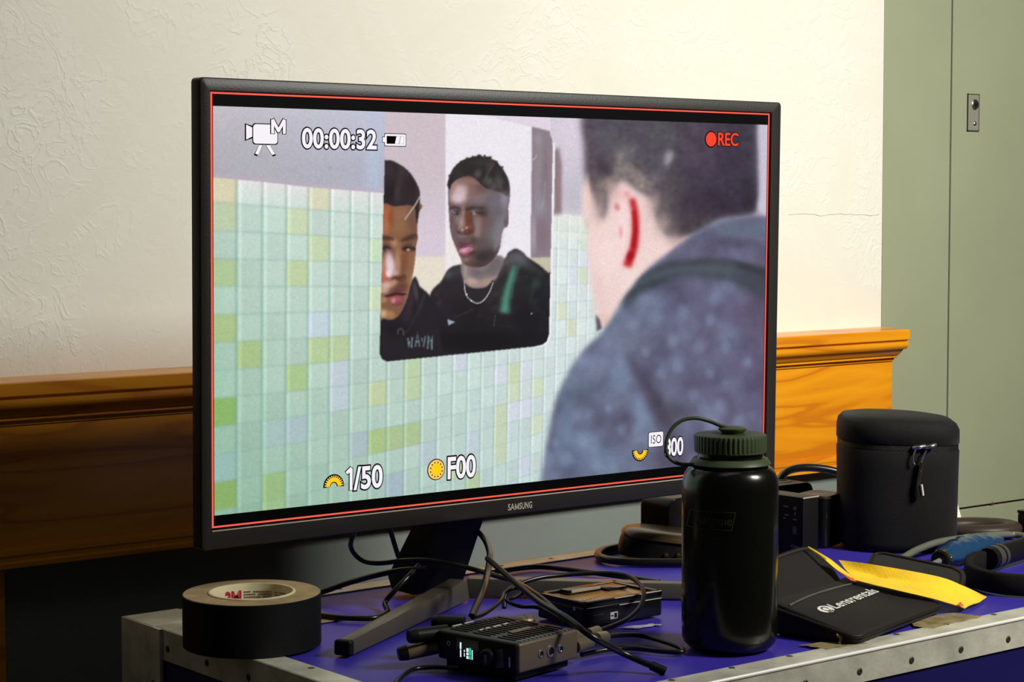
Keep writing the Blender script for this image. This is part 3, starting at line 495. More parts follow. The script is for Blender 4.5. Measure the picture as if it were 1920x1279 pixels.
# ------------------------------------------------------------------ the room: wall, wainscot, steel door, floor
def structure(name, bm, m, label=None, parent=None, smooth=0):
    o = link(name, bm, m, parent, smooth)
    if parent is None: tag(o, label, None, None, 'structure')
    return o
WY, XE = 2.237, 2.476                      # wall plane, right end of the plastered wall
wall = structure('wall_back', B(-1.6, XE, WY, WY+.14, .10, 2.1), PLASTER, 'cream textured plaster wall behind the monitor')
structure('lower_panel', B(-1.6, XE, WY+.001, WY+.12, -.80, .10), GREYWALL, parent=wall)
crk = bmesh.new()
rnd = random.Random(5); cp = [(2.262+.0115*i, WY-.0003, .3935+rnd.uniform(-.0012, .0012)+.0009*math.sin(i*.7)) for i in range(19)]
tube(crk, cp, .00042, 5, 2); structure('crack', crk, mat('crack_shadow', (.55, .48, .32), .9), parent=wall)
structure('floor', B(-1.6, 4.6, -1.2, WY+.14, -.86, -.80), FLOORM, 'dark floor under the road case')
def profile_x(prof, x0, x1):
    bm = bmesh.new(); a = [bm.verts.new((x0, y, z)) for y, z in prof]; b = [bm.verts.new((x1, y, z)) for y, z in prof]; n = len(prof)
    bm.faces.new(a); bm.faces.new(b[::-1])
    for i in range(n): bm.faces.new((a[i], a[(i+1) % n], b[(i+1) % n], b[i]))
    return bm
rail = [(WY, .2105), (2.1765, .2088), (2.175, .2075), (2.175, .1935), (2.1765, .192), (2.181, .1915), (2.181, .1895), (2.178, .1885), (2.1775, .184), (2.179, .180), (2.183, .177), (2.188, .1765), (2.192, .172), (2.197, .167), (2.2005, .166), (2.2005, .1625), (2.204, .161), (2.208, .1605), (2.209, .156), (2.212, .1555), (WY, .1555)]
structure('trim_1', profile_x(rail, -1.6, XE), WOOD, 'moulded wooden cap rail along the top of the wainscot', smooth=35)
structure('trim_2', B(-1.6, XE, 2.212, WY, .010, .1556), WOOD, 'flat stained wooden board below the cap rail')
low = [(WY, .0105), (2.2075, .0105), (2.2065, .008), (2.2065, .003), (2.208, .001), (2.208, -.004), (2.2055, -.006), (2.2055, -.0115), (2.208, -.0125), (WY, -.0125)]
structure('trim_3', profile_x(low, -1.6, XE), WOOD, 'narrow dark wooden moulding under the wainscot board', smooth=35)
structure('trim_4', B(.86, .953, 2.222, WY+.001, -.80, -.0125, bev=.002), WOOD, 'vertical wooden stile at the far left below the wainscot')
# steel door and frame
dr = structure('door_1', B(2.6475, 4.4, WY+.002, WY+.05, -.108, 2.1, bev=.0015), STEEL, 'grey-green painted steel door with small flush lock')
structure('door_frame', B(XE+.0035, 2.6435, WY+.002, WY+.05, -.80, 2.1, bev=.0015), STEEL, parent=dr)
structure('kick_panel', B(2.6475, 4.4, WY+.002, WY+.05, -.80, -.1115, bev=.0012), STEEL, parent=dr)
structure('door_seam_back', B(XE-.005, 4.4, WY+.035, WY+.06, -.80, 2.1), BLACKGAP, parent=dr)
rs = bmesh.new(); lathe(rs, [(.0001, 0), (.0035, .0), (.0028, .0012), (.0001, .0016)], seg=12, M=frame((2.7655, WY+.0022, -.1085), rx=90)); structure('rust_spot', rs, mat('rust', (.10, .05, .012), .9), parent=dr, smooth=60)
lk = structure('lock_plate', B(2.6865, 2.7135, WY-.0004, WY+.003, .5335, .5935, bev=.0008), mat('lock_plate_metal', (.46, .46, .36), .35, metal=.5), parent=dr)
fr_ = bmesh.new()
for a in ((2.685, 2.6866, .532, .595), (2.7134, 2.715, .532, .595), (2.685, 2.715, .5934, .595), (2.685, 2.715, .532, .5336)): box(fr_, a[0], a[1], WY-.0002, WY+.003, a[2], a[3])
structure('lock_rim', fr_, mat('lock_rim_dark', (.05, .05, .03), .6), parent=dr)
kb = bmesh.new(); lathe(kb, [(.0088, 0), (.0088, .0016), (.0075, .0028), (.0001, .003)], seg=24, M=frame((2.702, WY-.0004, .577), rx=90)); structure('lock_cylinder', kb, CHROME, parent=dr, smooth=40)
kh = bmesh.new(); lathe(kh, [(.0030, 0), (.0030, .0006), (.0001, .0007)], seg=12, M=frame((2.7015, WY-.0036, .577), rx=90)); structure('keyhole', kh, BLACKGAP, parent=dr)
dm = bmesh.new(); lathe(dm, [(.0001, 0), (.004, 0), (.003, .0014), (.0001, .002)], seg=12, M=frame((2.703, WY-.0004, .545), rx=90)); structure('dimple', dm, CHROME, parent=dr, smooth=60)

# ------------------------------------------------------------------ blue road case
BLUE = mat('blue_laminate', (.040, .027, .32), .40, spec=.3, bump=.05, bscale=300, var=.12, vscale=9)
ALU = mat('worn_aluminium', (.62, .60, .49), .42, metal=.35, bump=.15, bscale=220, var=.22, vscale=30)
RIVET = mat('dark_rivet', (.10, .08, .065), .45, metal=.7)
RESID = mat('tape_residue', (.22, .17, .075), .85, var=.45, vscale=60, bump=.6, bscale=150)
CM = Matrix.Translation((1.42, 1.263, 0)) @ Matrix.Rotation(math.radians(1.0), 4, 'Z') @ Matrix.Translation((-1.42, -1.263, 0))
cx0, cx1, cy0, cy1 = .918, 2.058, 1.263, 1.828
case = root('road_case', (1.48, 1.545, -.80), 'blue road case with worn aluminium edges carrying all the gear', 'case')
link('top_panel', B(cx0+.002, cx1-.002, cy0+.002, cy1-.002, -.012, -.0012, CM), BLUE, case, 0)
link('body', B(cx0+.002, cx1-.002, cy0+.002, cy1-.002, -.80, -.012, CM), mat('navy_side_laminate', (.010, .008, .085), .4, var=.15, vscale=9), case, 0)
def angle(name, x0, x1, y0, y1, side):
    bm = bmesh.new(); t = .0016
    box(bm, x0, x1, y0, y1, -.001, .0006, CM, .0004, 1)
    if side == 'front': box(bm, x0, x1, y0-.0006, y0+t, -.030, .0006, CM, .0005, 1)
    if side == 'back': box(bm, x0, x1, y1-t, y1+.0006, -.030, .0006, CM, .0005, 1)
    if side == 'left': box(bm, x0-.0006, x0+t, y0, y1, -.030, .0006, CM, .0005, 1)
    if side == 'right': box(bm, x1-t, x1+.0006, y0, y1, -.030, .0006, CM, .0005, 1)
    return link(name, bm, ALU, case, 30)
af = angle('aluminium_edge', cx0, cx1, cy0, cy0+.029, 'front'); ab = angle('aluminium_edge', cx0, cx1, cy1-.029, cy1, 'back')
al = angle('aluminium_edge', cx0, cx0+.029, cy0+.029, cy1-.029, 'left'); ar = angle('aluminium_edge', cx1-.029, cx1, cy0+.029, cy1-.029, 'right')
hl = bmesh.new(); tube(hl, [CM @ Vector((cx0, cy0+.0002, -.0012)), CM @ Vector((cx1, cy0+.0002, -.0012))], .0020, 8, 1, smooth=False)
link('rounded_nose', hl, mat('nose_highlight_aluminium', (.93, .91, .84), .30, metal=.25), case, 60)  # near-white colour paints the edge highlight along the front nose
proto = bmesh.new(); lathe(proto, [(.0036, 0), (.0036, .0003), (.0026, .0008), (.0012, .0008), (.0011, .0002), (.0001, .0002)], seg=12)
pm = bpy.data.meshes.new('rivet'); proto.to_mesh(pm); proto.free(); pm.materials.append(RIVET)
def rivet(parent, loc, rx=0, ry=0):
    o = bpy.data.objects.new('rivet', pm); COL.objects.link(o); o.parent = parent
    o.matrix_local = Matrix.Translation(-base_of(parent)) @ CM @ frame(loc, 0, rx, ry)
for i in range(-5, 9):
    rivet(af, (1.3723+.0727*i, cy0-.0006, -.0190), 90); rivet(af, (1.3788+.0735*i, cy0+.0245, .0002))
for i in range(-4, 3): rivet(al, (cx0-.0006, 1.5926+.0753*i, -.0172), 0, -90); rivet(al, (cx0+.0225, 1.523+.0753*i, .0002))
for i in range(-5, 9): rivet(ab, (1.385+.0735*i, cy1-.014, .0002))
for i in range(-3, 3): rivet(ar, (cx1-.014, 1.60+.0753*i, .0002))
# rounded steel corner at the back left
cb = bmesh.new(); box(cb, cx0-.004, cx0+.060, cy1-.060, cy1+.004, -.0015, .0009, CM, .0006); box(cb, cx0-.0045, cx0+.0005, cy1-.075, cy1+.004, -.072, .0009, CM, .002)
crn = link('corner_cap', cb, ALU, case, 40)
rivet(crn, (cx0-.0046, cy1-.062, -.055), 0, -90); rivet(crn, (cx0+.045, cy1-.045, .0004))
def patch(pts, z, nm, seed, m=RESID):
    r_ = random.Random(seed); P = []
    for i in range(len(pts)):
        a, b = Vector(pts[i]), Vector(pts[(i+1) % len(pts)])
        for q in range(7): P.append(a.lerp(b, q/7)+Vector((r_.uniform(-.0016, .0016), r_.uniform(-.0016, .0016))))
    bm = bmesh.new(); prism(bm, [(v.x, v.y) for v in P], .0004, Matrix.Translation((0, 0, z))); return link(nm, bm, m, case, 0)
patch([(1.345, 1.312), (1.400, 1.302), (1.402, 1.278), (1.352, 1.283)], .0005, 'tape_residue', 1)
patch([(1.492, 1.300), (1.508, 1.324), (1.574, 1.322), (1.582, 1.290), (1.50, 1.284)], .0005, 'tape_residue', 2)
patch([(.952, 1.718), (1.075, 1.722), (1.088, 1.676), (.952, 1.668)], .0000, 'tape_residue', 3)
ts = root('tape_shred', (1.377, 1.2915, 0), 'tiny curled shred of brown tape sticking up from the front edge of the case', 'tape')
cur = bmesh.new(); tube(cur, [(1.376, 1.291, .0016), (1.379, 1.292, .006), (1.376, 1.293, .009), (1.381, 1.294, .012)], .0016, 5, 3, flat=.4); link('shred', cur, RESID, ts, 40)
SCR = mat('pale_scratch', (.42, .40, .48), .7, var=.4, vscale=90)
patch([(1.262, 1.478), (1.300, 1.470), (1.306, 1.462), (1.276, 1.463)], .0, 'scuff', 4, SCR)
# ------------------------------------------------------------------ monitor
PLASTIC = mat('charcoal_monitor_plastic', (.021, .0185, .0155), .42, spec=.4, bump=.08, bscale=500)
DARKPL = mat('black_monitor_plastic', (.005, .005, .005), .5)
GLASS = mat('black_panel_glass', (.0025, .0022, .0025), .45, spec=.06)
mon = root('monitor', (1.235, 1.70, 0), 'large black flat monitor on a stand showing a man before a mirror', 'monitor')
MCm = Matrix.Translation((1.2561, 1.6273, .3141)) @ Matrix(((.99999323, -.00197381, .00310693, 0), (.00201251, .99991982, -.01250228, 0), (-.00308201, .01250845, .99991702, 0), (0, 0, 0, 1)))
X0, X1, Z0, Z1 = -.3665, .3720, -.2197, .2128
fy = -.0022
def frame_ring(bm, outer, inner, ya, yb, M, bev=.0012):
    def ring(P, y): return [bm.verts.new(M @ Vector((x, y, z))) for x, z in P]
    n = len(outer); cx_, cz_ = (X0+X1)/2, (Z0+Z1)/2
    def ins(P, d): return [(x-d*(1 if x > cx_ else -1), z-d*(1 if z > cz_ else -1)) for x, z in P]
    L_ = [ring(outer, yb), ring(outer, ya+bev), ring(ins(outer, bev*.4), ya+bev*.4), ring(ins(outer, bev), ya), ring(ins(inner, -bev*.5), ya), ring(inner, ya+bev*.6), ring(inner, yb)]
    for a, b in zip(L_, L_[1:]):
        for k in range(n): bm.faces.new((a[k], a[(k+1) % n], b[(k+1) % n], b[k]))
bz = bmesh.new(); frame_ring(bz, rrect(X0, X1, Z0, Z1, .0042, 6), rrect(-.3557, .3567, -.2017, .2007, .0004, 6), fy, .0135, MCm)
link('bezel', bz, PLASTIC, mon, 40)
hs = bmesh.new(); box(hs, X0+.001, X1-.001, .004, .013, Z0+.001, Z1-.001, MCm, .002); box(hs, -.24, .24, .012, .040, -.17, .10, MCm, .010, 3)
link('rear_housing', hs, DARKPL, mon, 40)
pn = link('display_panel', B(-.3560, .3570, -.0004, .0060, -.2020, .2010, MCm), GLASS, mon, 0)
lg = bmesh.new(); box(lg, -.3553, .3563, -.0026, -.0012, -.2029, -.2021, MCm); link('lower_lip_glint', lg, mat('painted_lip_glint', (.55, .52, .42), .4), mon, 0)  # pale strip paints the light caught by the lower bezel edge
# --- the picture: colours at the points of a fine grid
def lin_img(): return paint_picture()
def grid_picture():
    nx, nz = 960, 520; xa, xb, za, zb = -.3522, .3522, -.1884, .1872
    u, w = np.meshgrid(np.linspace(xa, xb, nx), np.linspace(za, zb, nz))
    # fixed mapping from positions on the panel (metres) to the picture's drawing units
    H = np.array([[1737.95894, -21.6038210, 970.340059], [114.443693, -1853.99465, 563.888272], [.296044105, -.0373490759, 1.0]])
    d = H[2, 0]*u+H[2, 1]*w+1.0; px = (H[0, 0]*u+H[0, 1]*w+H[0, 2])/d-PX0; py = (H[1, 0]*u+H[1, 1]*w+H[1, 2])/d-PY0
    img = lin_img(); px = np.clip(px, 0, PW-1.01); py = np.clip(py, 0, PH-1.01); ix = px.astype(int); iy = py.astype(int); fx = (px-ix)[..., None]; fz = (py-iy)[..., None]
    c = (img[iy, ix]*(1-fx)+img[iy, ix+1]*fx)*(1-fz)+(img[iy+1, ix]*(1-fx)+img[iy+1, ix+1]*fx)*fz
    co = np.stack([u, np.full_like(u, -.0007), w], -1).reshape(-1, 3); A = np.array(MCm); co = co @ A[:3, :3].T+A[:3, 3]-np.array(base_of(mon))
    idx = np.arange(nx*nz).reshape(nz, nx); q = np.stack([idx[:-1, :-1], idx[:-1, 1:], idx[1:, 1:], idx[1:, :-1]], -1).reshape(-1, 4)
    me = bpy.data.meshes.new('camera_picture'); me.vertices.add(nx*nz); me.vertices.foreach_set('co', co.ravel().astype(np.float32))
    me.loops.add(q.size); me.loops.foreach_set('vertex_index', q.ravel().astype(np.int32)); me.polygons.add(len(q)); me.polygons.foreach_set('loop_start', np.arange(0, q.size, 4, dtype=np.int32))
    me.update(calc_edges=True)
    at = me.color_attributes.new('picture', 'FLOAT_COLOR', 'POINT'); at.data.foreach_set('color', np.concatenate([c.reshape(-1, 3), np.ones((nx*nz, 1))], 1).ravel().astype(np.float32))
    m, nt, b, tc = node_mat('lit_screen_picture'); a = nt.nodes.new('ShaderNodeVertexColor'); a.layer_name = 'picture'
    b.inputs['Base Color'].default_value = (.004, .004, .005, 1); b.inputs['Roughness'].default_value = .5; b.inputs['Specular IOR Level'].default_value = .04
    nt.links.new(a.outputs[0], b.inputs['Emission Color']); b.inputs['Emission Strength'].default_value = 1.0
    me.materials.append(m); o = bpy.data.objects.new('camera_picture', me); COL.objects.link(o); o.parent = pn
    return o
tag(grid_picture(), 'glowing picture of a tiled washroom with two faces in a mirror and a man from behind')
def on_screen(bm, y): return warp(bm, lambda v: MCm @ Vector((v.x, y, v.y)))
E_RED, E_WHITE, E_BLACK = emat('screen_red_line', srgb(255, 98, 78)), emat('screen_white', srgb(246, 242, 248)), mat('screen_black_ink', (.002, .001, .002), .6, spec=.02)
E_REC, E_GOLD, E_ORANGE = emat('screen_rec_red', srgb(255, 66, 40)), emat('screen_yellow', srgb(255, 208, 20)), emat('screen_peach', srgb(255, 205, 110))
rb = bmesh.new(); w = .0008; rx0, rx1, rz0, rz1 = -.3539, .3540, -.1991, .1991
for a in ((rx0-w, rx1+w, rz1-w, rz1+w), (rx0-w, rx1+w, rz0-w, rz0+w), (rx0-w, rx0+w, rz0, rz1), (rx1-w, rx1+w, rz0, rz1)): box(rb, a[0], a[1], -.0009, -.0005, a[2], a[3], MCm)
link('red_border_line', rb, E_RED, pn, 0)
def caption(name, s, x0, x1, z0, z1, m, bold=.02, out=.06, spacing=1.0):
    if out:
        link(name+'_outline', on_screen(warp(text_bm(s, out, spacing), lambda v: Vector((x0+v.x*(x1-x0), z0+v.y*(z1-z0), 0))), -.0011), E_BLACK, pn, 0)
    link(name, on_screen(warp(text_bm(s, bold, spacing), lambda v: Vector((x0+v.x*(x1-x0), z0+v.y*(z1-z0), 0))), -.0014), m, pn, 0)
def flat(name, polys, m, y):
    bm = bmesh.new()
    for P in polys: bm.faces.new([bm.verts.new(MCm @ Vector((a, y, b))) for a, b in P])
    return link(name, bm, m, pn, 0)
def grow(P, d):
    cx = sum(p[0] for p in P)/len(P); cz = sum(p[1] for p in P)/len(P)
    return [(x+d*(1 if x > cx else -1), z+d*(1 if z > cz else -1)) for x, z in P]
def ring_poly(cx, cz, r, n=28): return [(cx+r*math.cos(2*math.pi*i/n), cz+r*math.sin(2*math.pi*i/n)) for i in range(n)]
caption('timecode', '00:00:32', -.2576, -.1746, .1512, .1690, E_WHITE, .026, .075, 1.02)
caption('record_text', 'REC', .2762, .3060, .1630, .1768, E_REC, .022, .065)
flat('record_dot_outline', [ring_poly(.2655, .1695, .0092)], E_BLACK, -.0011); flat('record_dot', [ring_poly(.2655, .1695, .0079)], E_REC, -.0014)
caption('shutter_speed', '/50', -.1990, -.1668, -.1772, -.1560, E_WHITE, .026, .075)
caption('aperture', 'F00', -.0872, -.0534, -.1762, -.1548, E_WHITE, .026, .075)
caption('iso_value', '800', .2040, .2302, -.1755, -.1566, E_WHITE, .026, .075)
bd = rrect(-.3105, -.2847, .1540, .1718, .003)
flat('camera_icon_outline', [grow(bd, .0009), grow([(-.3184, .1715), (-.3184, .1570), (-.3110, .1600), (-.3110, .1690)], .0009), grow([(-.3045, .1530), (-.3002, .1530), (-.3052, .1432), (-.3090, .1444)], .0009), grow([(-.2975, .1530), (-.2925, .1530), (-.2868, .1444), (-.2905, .1432)], .0009)], E_BLACK, -.0009)
flat('camera_icon', [bd, [(-.3180, .1712), (-.3180, .1574), (-.3116, .1603), (-.3116, .1687)], [(-.3042, .1528), (-.3006, .1528), (-.3054, .1437), (-.3085, .1447)], [(-.2971, .1528), (-.2929, .1528), (-.2873, .1447), (-.2903, .1437)]], E_WHITE, -.0012)
def bars(name, segs, w_, m, y):     # straight strokes as flat quads
    Q = []
    for (a, c) in segs:
        a, c = Vector(a), Vector(c); d = (c-a).normalized(); s = Vector((-d.y, d.x))*w_/2; e = d*w_*.3
        Q.append([tuple(a-e+s), tuple(c+e+s), tuple(c+e-s), tuple(a-e-s)])
    flat(name, Q, m, y)
MS = [((-.2902, .1645), (-.2902, .1755)), ((-.2776, .1645), (-.2776, .1755)), ((-.2898, .1757), (-.2839, .1662)), ((-.2780, .1757), (-.2839, .1662))]
bars('mode_letter_outline', MS, .0050, E_BLACK, -.0015); bars('mode_letter', MS, .0031, E_WHITE, -.0018)
OS = [((-.2028, -.1765), (-.2028, -.1572)), ((-.2030, -.1567), (-.2072, -.1600))]
bars('shutter_one_outline', OS, .0052, E_BLACK, -.0011); bars('shutter_one', OS, .0033, E_WHITE, -.0014)
flat('battery_icon_outline', [rrect(-.1652, -.1394, .1540, .1667, .0012), rrect(-.1676, -.1648, .1574, .1634, .0008)], E_BLACK, -.0009)
flat('battery_icon', [rrect(-.1645, -.1401, .1547, .1660, .0009), rrect(-.1670, -.1645, .1580, .1628, .0006)], E_WHITE, -.0011)
flat('battery_empty', [[(-.1625, .1566), (-.1421, .1566), (-.1421, .1641), (-.1625, .1641)]], E_BLACK, -.0013)
flat('battery_charge', [[(-.1530, .1568), (-.1484, .1568), (-.1466, .1639), (-.1512, .1639)], [(-.1479, .1568), (-.1424, .1568), (-.1424, .1639), (-.1461, .1639)]], E_WHITE, -.0015)
flat('iso_box_outline', [rrect(.1796, .2016, -.1645, -.1474, .002)], E_BLACK, -.0009); flat('iso_box', [rrect(.1803, .2009, -.1638, -.1481, .0016)], E_WHITE, -.0012)
link('iso_text', on_screen(warp(text_bm('ISO', 0, 1.05), lambda v: Vector((.1832+v.x*.0148, -.1606+v.y*.0095, 0))), -.0015), mat('screen_grey_ink', (.05, .05, .06), .6, spec=.1), pn, 0)
def dial(cx, cz, ro, ri, a0, a1, y, m, nm, n=28):
    o_ = [(cx+ro*math.cos(a0+(a1-a0)*i/n), cz+ro*math.sin(a0+(a1-a0)*i/n)) for i in range(n+1)]; i_ = [(cx+ri*math.cos(a0+(a1-a0)*i/n), cz+ri*math.sin(a0+(a1-a0)*i/n)) for i in range(n+1)]
    bm = bmesh.new(); A = [bm.verts.new(MCm @ Vector((a, y, b))) for a, b in o_]; C_ = [bm.verts.new(MCm @ Vector((a, y, b))) for a, b in i_]
    for i in range(n): bm.faces.new((A[i], A[i+1], C_[i+1], C_[i]))
    link(nm, bm, m, pn, 0)
def half_dial(cx, cz, up):
    s = 1 if up else -1; a0, a1 = (0, math.pi) if up else (math.pi, 2*math.pi)
    dial(cx, cz, .0118, .0034, a0-.07, a1+.07, -.0009, E_BLACK, 'dial_icon_outline'); dial(cx, cz, .0085, .0044, a0, a1, -.0012, E_GOLD, 'dial_icon')
    teeth = []
    for i in range(13):
        a = a0+(a1-a0)*(i+.5)/13; da = .062
        teeth.append([(cx+.0083*math.cos(a-da), cz+.0083*math.sin(a-da)), (cx+.0106*math.cos(a-da), cz+.0106*math.sin(a-da)), (cx+.0106*math.cos(a+da), cz+.0106*math.sin(a+da)), (cx+.0083*math.cos(a+da), cz+.0083*math.sin(a+da))])
    flat('dial_teeth', teeth, E_ORANGE, -.0013)
half_dial(-.2224, -.1722, True); half_dial(.1683, -.1665, False)
flat('round_dial_outline', [ring_poly(-.1018, -.1656, .0108)], E_BLACK, -.0009); flat('round_dial_rim', [ring_poly(-.1018, -.1656, .0098)], E_ORANGE, -.0012); flat('round_dial', [ring_poly(-.1018, -.1656, .0062)], E_GOLD, -.0014)
flat('round_dial_dots', [ring_poly(-.1018+.0072*math.cos(2*math.pi*(i+.5)/12), -.1656+.0072*math.sin(2*math.pi*(i+.5)/12), .00085, 8) for i in range(12)], E_BLACK, -.0016)
lo = bmesh.new()
for s_, a_, c_ in (('SA', 0.0, .262), ('SUNG', .478, 1.0)):
    t_ = warp(text_bm(s_, .020, 1.05), lambda v: MCm @ Vector((-.0120+(a_+v.x*(c_-a_))*.0312, fy-.0003, -.2150+v.y*.0066)))
    me_ = bpy.data.meshes.new('letters'); t_.to_mesh(me_); t_.free(); lo.from_mesh(me_); bpy.data.meshes.remove(me_)
for (x0_, z0_, x1_, z1_) in ((.300, 0, .300, 1), (.435, 0, .435, 1), (.302, 1, .3675, .06), (.433, 1, .3675, .06)):
    lo.faces.new([lo.verts.new(MCm @ Vector((-.0120+(x+d)*.0312, fy-.0003, -.2150+z*.0066))) for x, z, d in ((x0_, z0_, -.017), (x0_, z0_, .017), (x1_, z1_, .017), (x1_, z1_, -.017))])
link('brand_lettering', lo, mat('silver_print', (.42, .40, .33), .4), mon, 0)
# stand: leaning neck and two legs
nk = bmesh.new(); P = [(1.666, .100), (1.700, .100), (1.765, .018), (1.757, .004), (1.716, .004)]
nk = profile_x(P, 1.186, 1.248); bmesh.ops.bevel(nk, geom=list(nk.edges), offset=.003, segments=2, profile=.6, affect='EDGES'); link('neck', nk, DARKPL, mon, 40)
def leg(a, b, wa, wb, ha, hb):
    a, b = Vector(a), Vector(b); d = (b-a).normalized(); s = Vector((-d.y, d.x, 0)); bm = bmesh.new(); vs_ = []
    for p, w_, h in ((a, wa, ha), (b, wb, hb)):
        for q, z in ((-w_, 0.0008), (w_, 0.0008), (w_*.8, h), (-w_*.8, h)): vs_.append(bm.verts.new(p+s*q+Vector((0, 0, z))))
    for q in ((0, 1, 2, 3), (7, 6, 5, 4), (0, 4, 5, 1), (1, 5, 6, 2), (2, 6, 7, 3), (3, 7, 4, 0)): bm.faces.new([vs_[i] for i in q])
    bmesh.ops.bevel(bm, geom=list(bm.edges), offset=.0028, segments=2, profile=.6, affect='EDGES'); lo_ = link('leg', bm, mat('satin_stand_plastic', (.060, .052, .040), .36), mon, 45)
    e_ = bmesh.new(); M_ = Matrix.Translation(b) @ Matrix.Rotation(math.atan2(d.y, d.x), 4, 'Z'); box(e_, -.003, .0065, -wb*1.02, wb*1.02, .0008, hb+.0004, M_, .0032, 3); link('rubber_end', e_, DARKPL, lo_, 45)
leg((1.222, 1.685, 0), (.988, 1.540, 0), .013, .0085, .0225, .0150); leg((1.245, 1.700, 0), (1.455, 1.510, 0), .013, .0100, .0200, .0160)
# ------------------------------------------------------------------ things on the case
BLK = mat('matte_black_plastic', (.006, .0055, .005), .45)
BLK_G = mat('glossy_black_plastic', (.005, .005, .005), .22)
RUB = mat('black_rubber_cable', (.0055, .0048, .004), .30, spec=.5)
BRASS = mat('brass', (.62, .43, .16), .28, metal=1.0)
WHITEP = mat('white_print', (.62, .60, .55), .5)
GREYP = mat('faint_grey_print', (.16, .15, .13), .5)

# ---- roll of tape
tp = root('tape_roll', (.944, 1.632, 0), 'wide roll of black gaffer tape with printed white core, at the left end', 'tape roll')
c0 = (.944, 1.632, .0011)
tw = bmesh.new(); lathe(tw, [(.0410, .0002), (.0640, 0), (.0647, .0006), (.0647, .0482), (.0640, .0487), (.0410, .0487)], c0, 72, close_top=False, close_bot=False)
link('tape_winding', tw, mat('black_gaffer_tape', (.0045, .0045, .0045), .55, bump=.12, bscale=400), tp, 40)
te = bmesh.new(); lathe(te, [(.0405, .0486), (.0640, .0486), (.0638, .0490), (.0408, .0490)], c0, 72, close_top=False, close_bot=False)
link('wound_edge', te, mat('tan_tape_edge', (.30, .205, .085), .6, bump=.5, bscale=90, var=.25, vscale=40), tp, 40)
tc_ = bmesh.new(); lathe(tc_, [(.0382, .0), (.0408, 0), (.0408, .0497), (.0400, .0502), (.0386, .0502), (.0382, .0497), (.0382, .0)], c0, 72, close_top=False, close_bot=False)
core = link('core', tc_, mat('white_cardboard', (.62, .55, .34), .7, var=.12, vscale=50), tp, 40)
def in_core(bm, a_mid, half, z0, z1):       # wrap lettering on the far inner wall, read from inside
    def f(v):
        a = a_mid+half*(1-2*v.x); return Vector((c0[0]+.0379*math.cos(a), c0[1]+.0379*math.sin(a), c0[2]+z0+v.y*(z1-z0)))
    return warp(bm, f)
far = math.atan2(.791, .607)
redb = bmesh.new(); g = [[redb.verts.new((i/8, k, 0)) for i in range(9)] for k in (0, 1)]
link('core_logo', in_core(text_bm('3M', .05), far+.62, .21, .030, .0432), mat('red_print', (.42, .012, .035), .5), core, 0); redb.free()
tl = bmesh.new()
for k in range(5):
    for (a, b) in ((.02, .60), (.66, 1.0)):
        n = 12; zz = .031+.0026*k
        for i in range(n):
            if (i*7+k*3) % 11 == 0: continue
            q = [(a+(b-a)*(i+.08)/n, zz), (a+(b-a)*(i+.92)/n, zz), (a+(b-a)*(i+.92)/n, zz+.0013), (a+(b-a)*(i+.08)/n, zz+.0013)]
            tl.faces.new([tl.verts.new((x, z, 0)) for x, z in q])
def fcore(v):
    a = far+.36-1.25*v.x; return Vector((c0[0]+.0379*math.cos(a), c0[1]+.0379*math.sin(a), c0[2]+v.y))
link('core_text_lines', warp(tl, fcore), mat('brown_print', (.16, .115, .07), .6), core, 0)

# ---- water bottle
bx, by = 1.2905, 1.3494
bt = root('water_bottle', (bx, by, 0), 'dark translucent water bottle with ribbed green screw cap and strap', 'bottle')
BOT = mat('smoky_bottle_plastic', (.0035, .0034, .0022), .22, coat=.15, spec=.5)
GRN = mat('olive_green_plastic', (.040, .058, .022), .42)
bb = bmesh.new()
lathe(bb, [(.030, .0006), (.0345, .0006), (.0390, .0022), (.0425, .0058), (.0441, .0105), (.0446, .020), (.0448, .080), (.0448, .146), (.0446, .1525), (.0438, .1585), (.0420, .1640), (.0392, .1680), (.0355, .1705), (.0325, .1718), (.0308, .1730), (.0305, .1760), (.0318, .1770), (.0318, .1785), (.0305, .1795), (.0305, .1890)], (bx, by, 0), 72)
link('body', bb, BOT, bt, 50)
cp_ = bmesh.new(); seg = 192; prof = [(.0325, .1830, 0), (.0332, .1838, 0), (.0332, .1844, 0), (.0335, .1848, 1), (.0337, .1975, 1), (.0331, .1992, .5), (.0318, .2000, 0), (.0200, .2003, 0), (.0001, .2004, 0)]
rings = [[cp_.verts.new((bx+(r-(.0007*f if (k//2) % 2 else 0))*math.cos(2*math.pi*k/seg), by+(r-(.0007*f if (k//2) % 2 else 0))*math.sin(2*math.pi*k/seg), z)) for k in range(seg)] for r, z, f in prof]
for a, b in zip(rings, rings[1:]):
    for k in range(seg): cp_.faces.new((a[k], a[(k+1) % seg], b[(k+1) % seg], b[k]))
cp_.faces.new(rings[0][::-1]); cp_.faces.new(rings[-1]); link('screw_cap', cp_, GRN, bt, 25)
tr_ = bmesh.new(); lathe(tr_, [(.0315, .1735), (.0372, .1722), (.0376, .1730), (.0345, .1775), (.0325, .1785), (.0315, .1780), (.0315, .1735)], (bx, by, 0), 64, close_top=False, close_bot=False); link('tether_ring', tr_, GRN, bt, 40)
crv = Vector((.793, -.609, 0)); toc = Vector((-.609, -.793, 0)); ctr = Vector((bx, by, 0))
def bp_(px_, py_, d=0.0): return ctr+crv*((px_-1367)/2009.0)+toc*d+Vector((0, 0, (1213-py_)/1998.0))
bc = bp_(1371, 799)
bu = bmesh.new(); lathe(bu, [(.0001, .1996), (.0100, .2000), (.0112, .2022), (.0132, .2040), (.0134, .2050), (.0120, .2060), (.0001, .2064)], (bc.x, bc.y, 0), 40); link('cap_button', bu, GRN, bt, 40)
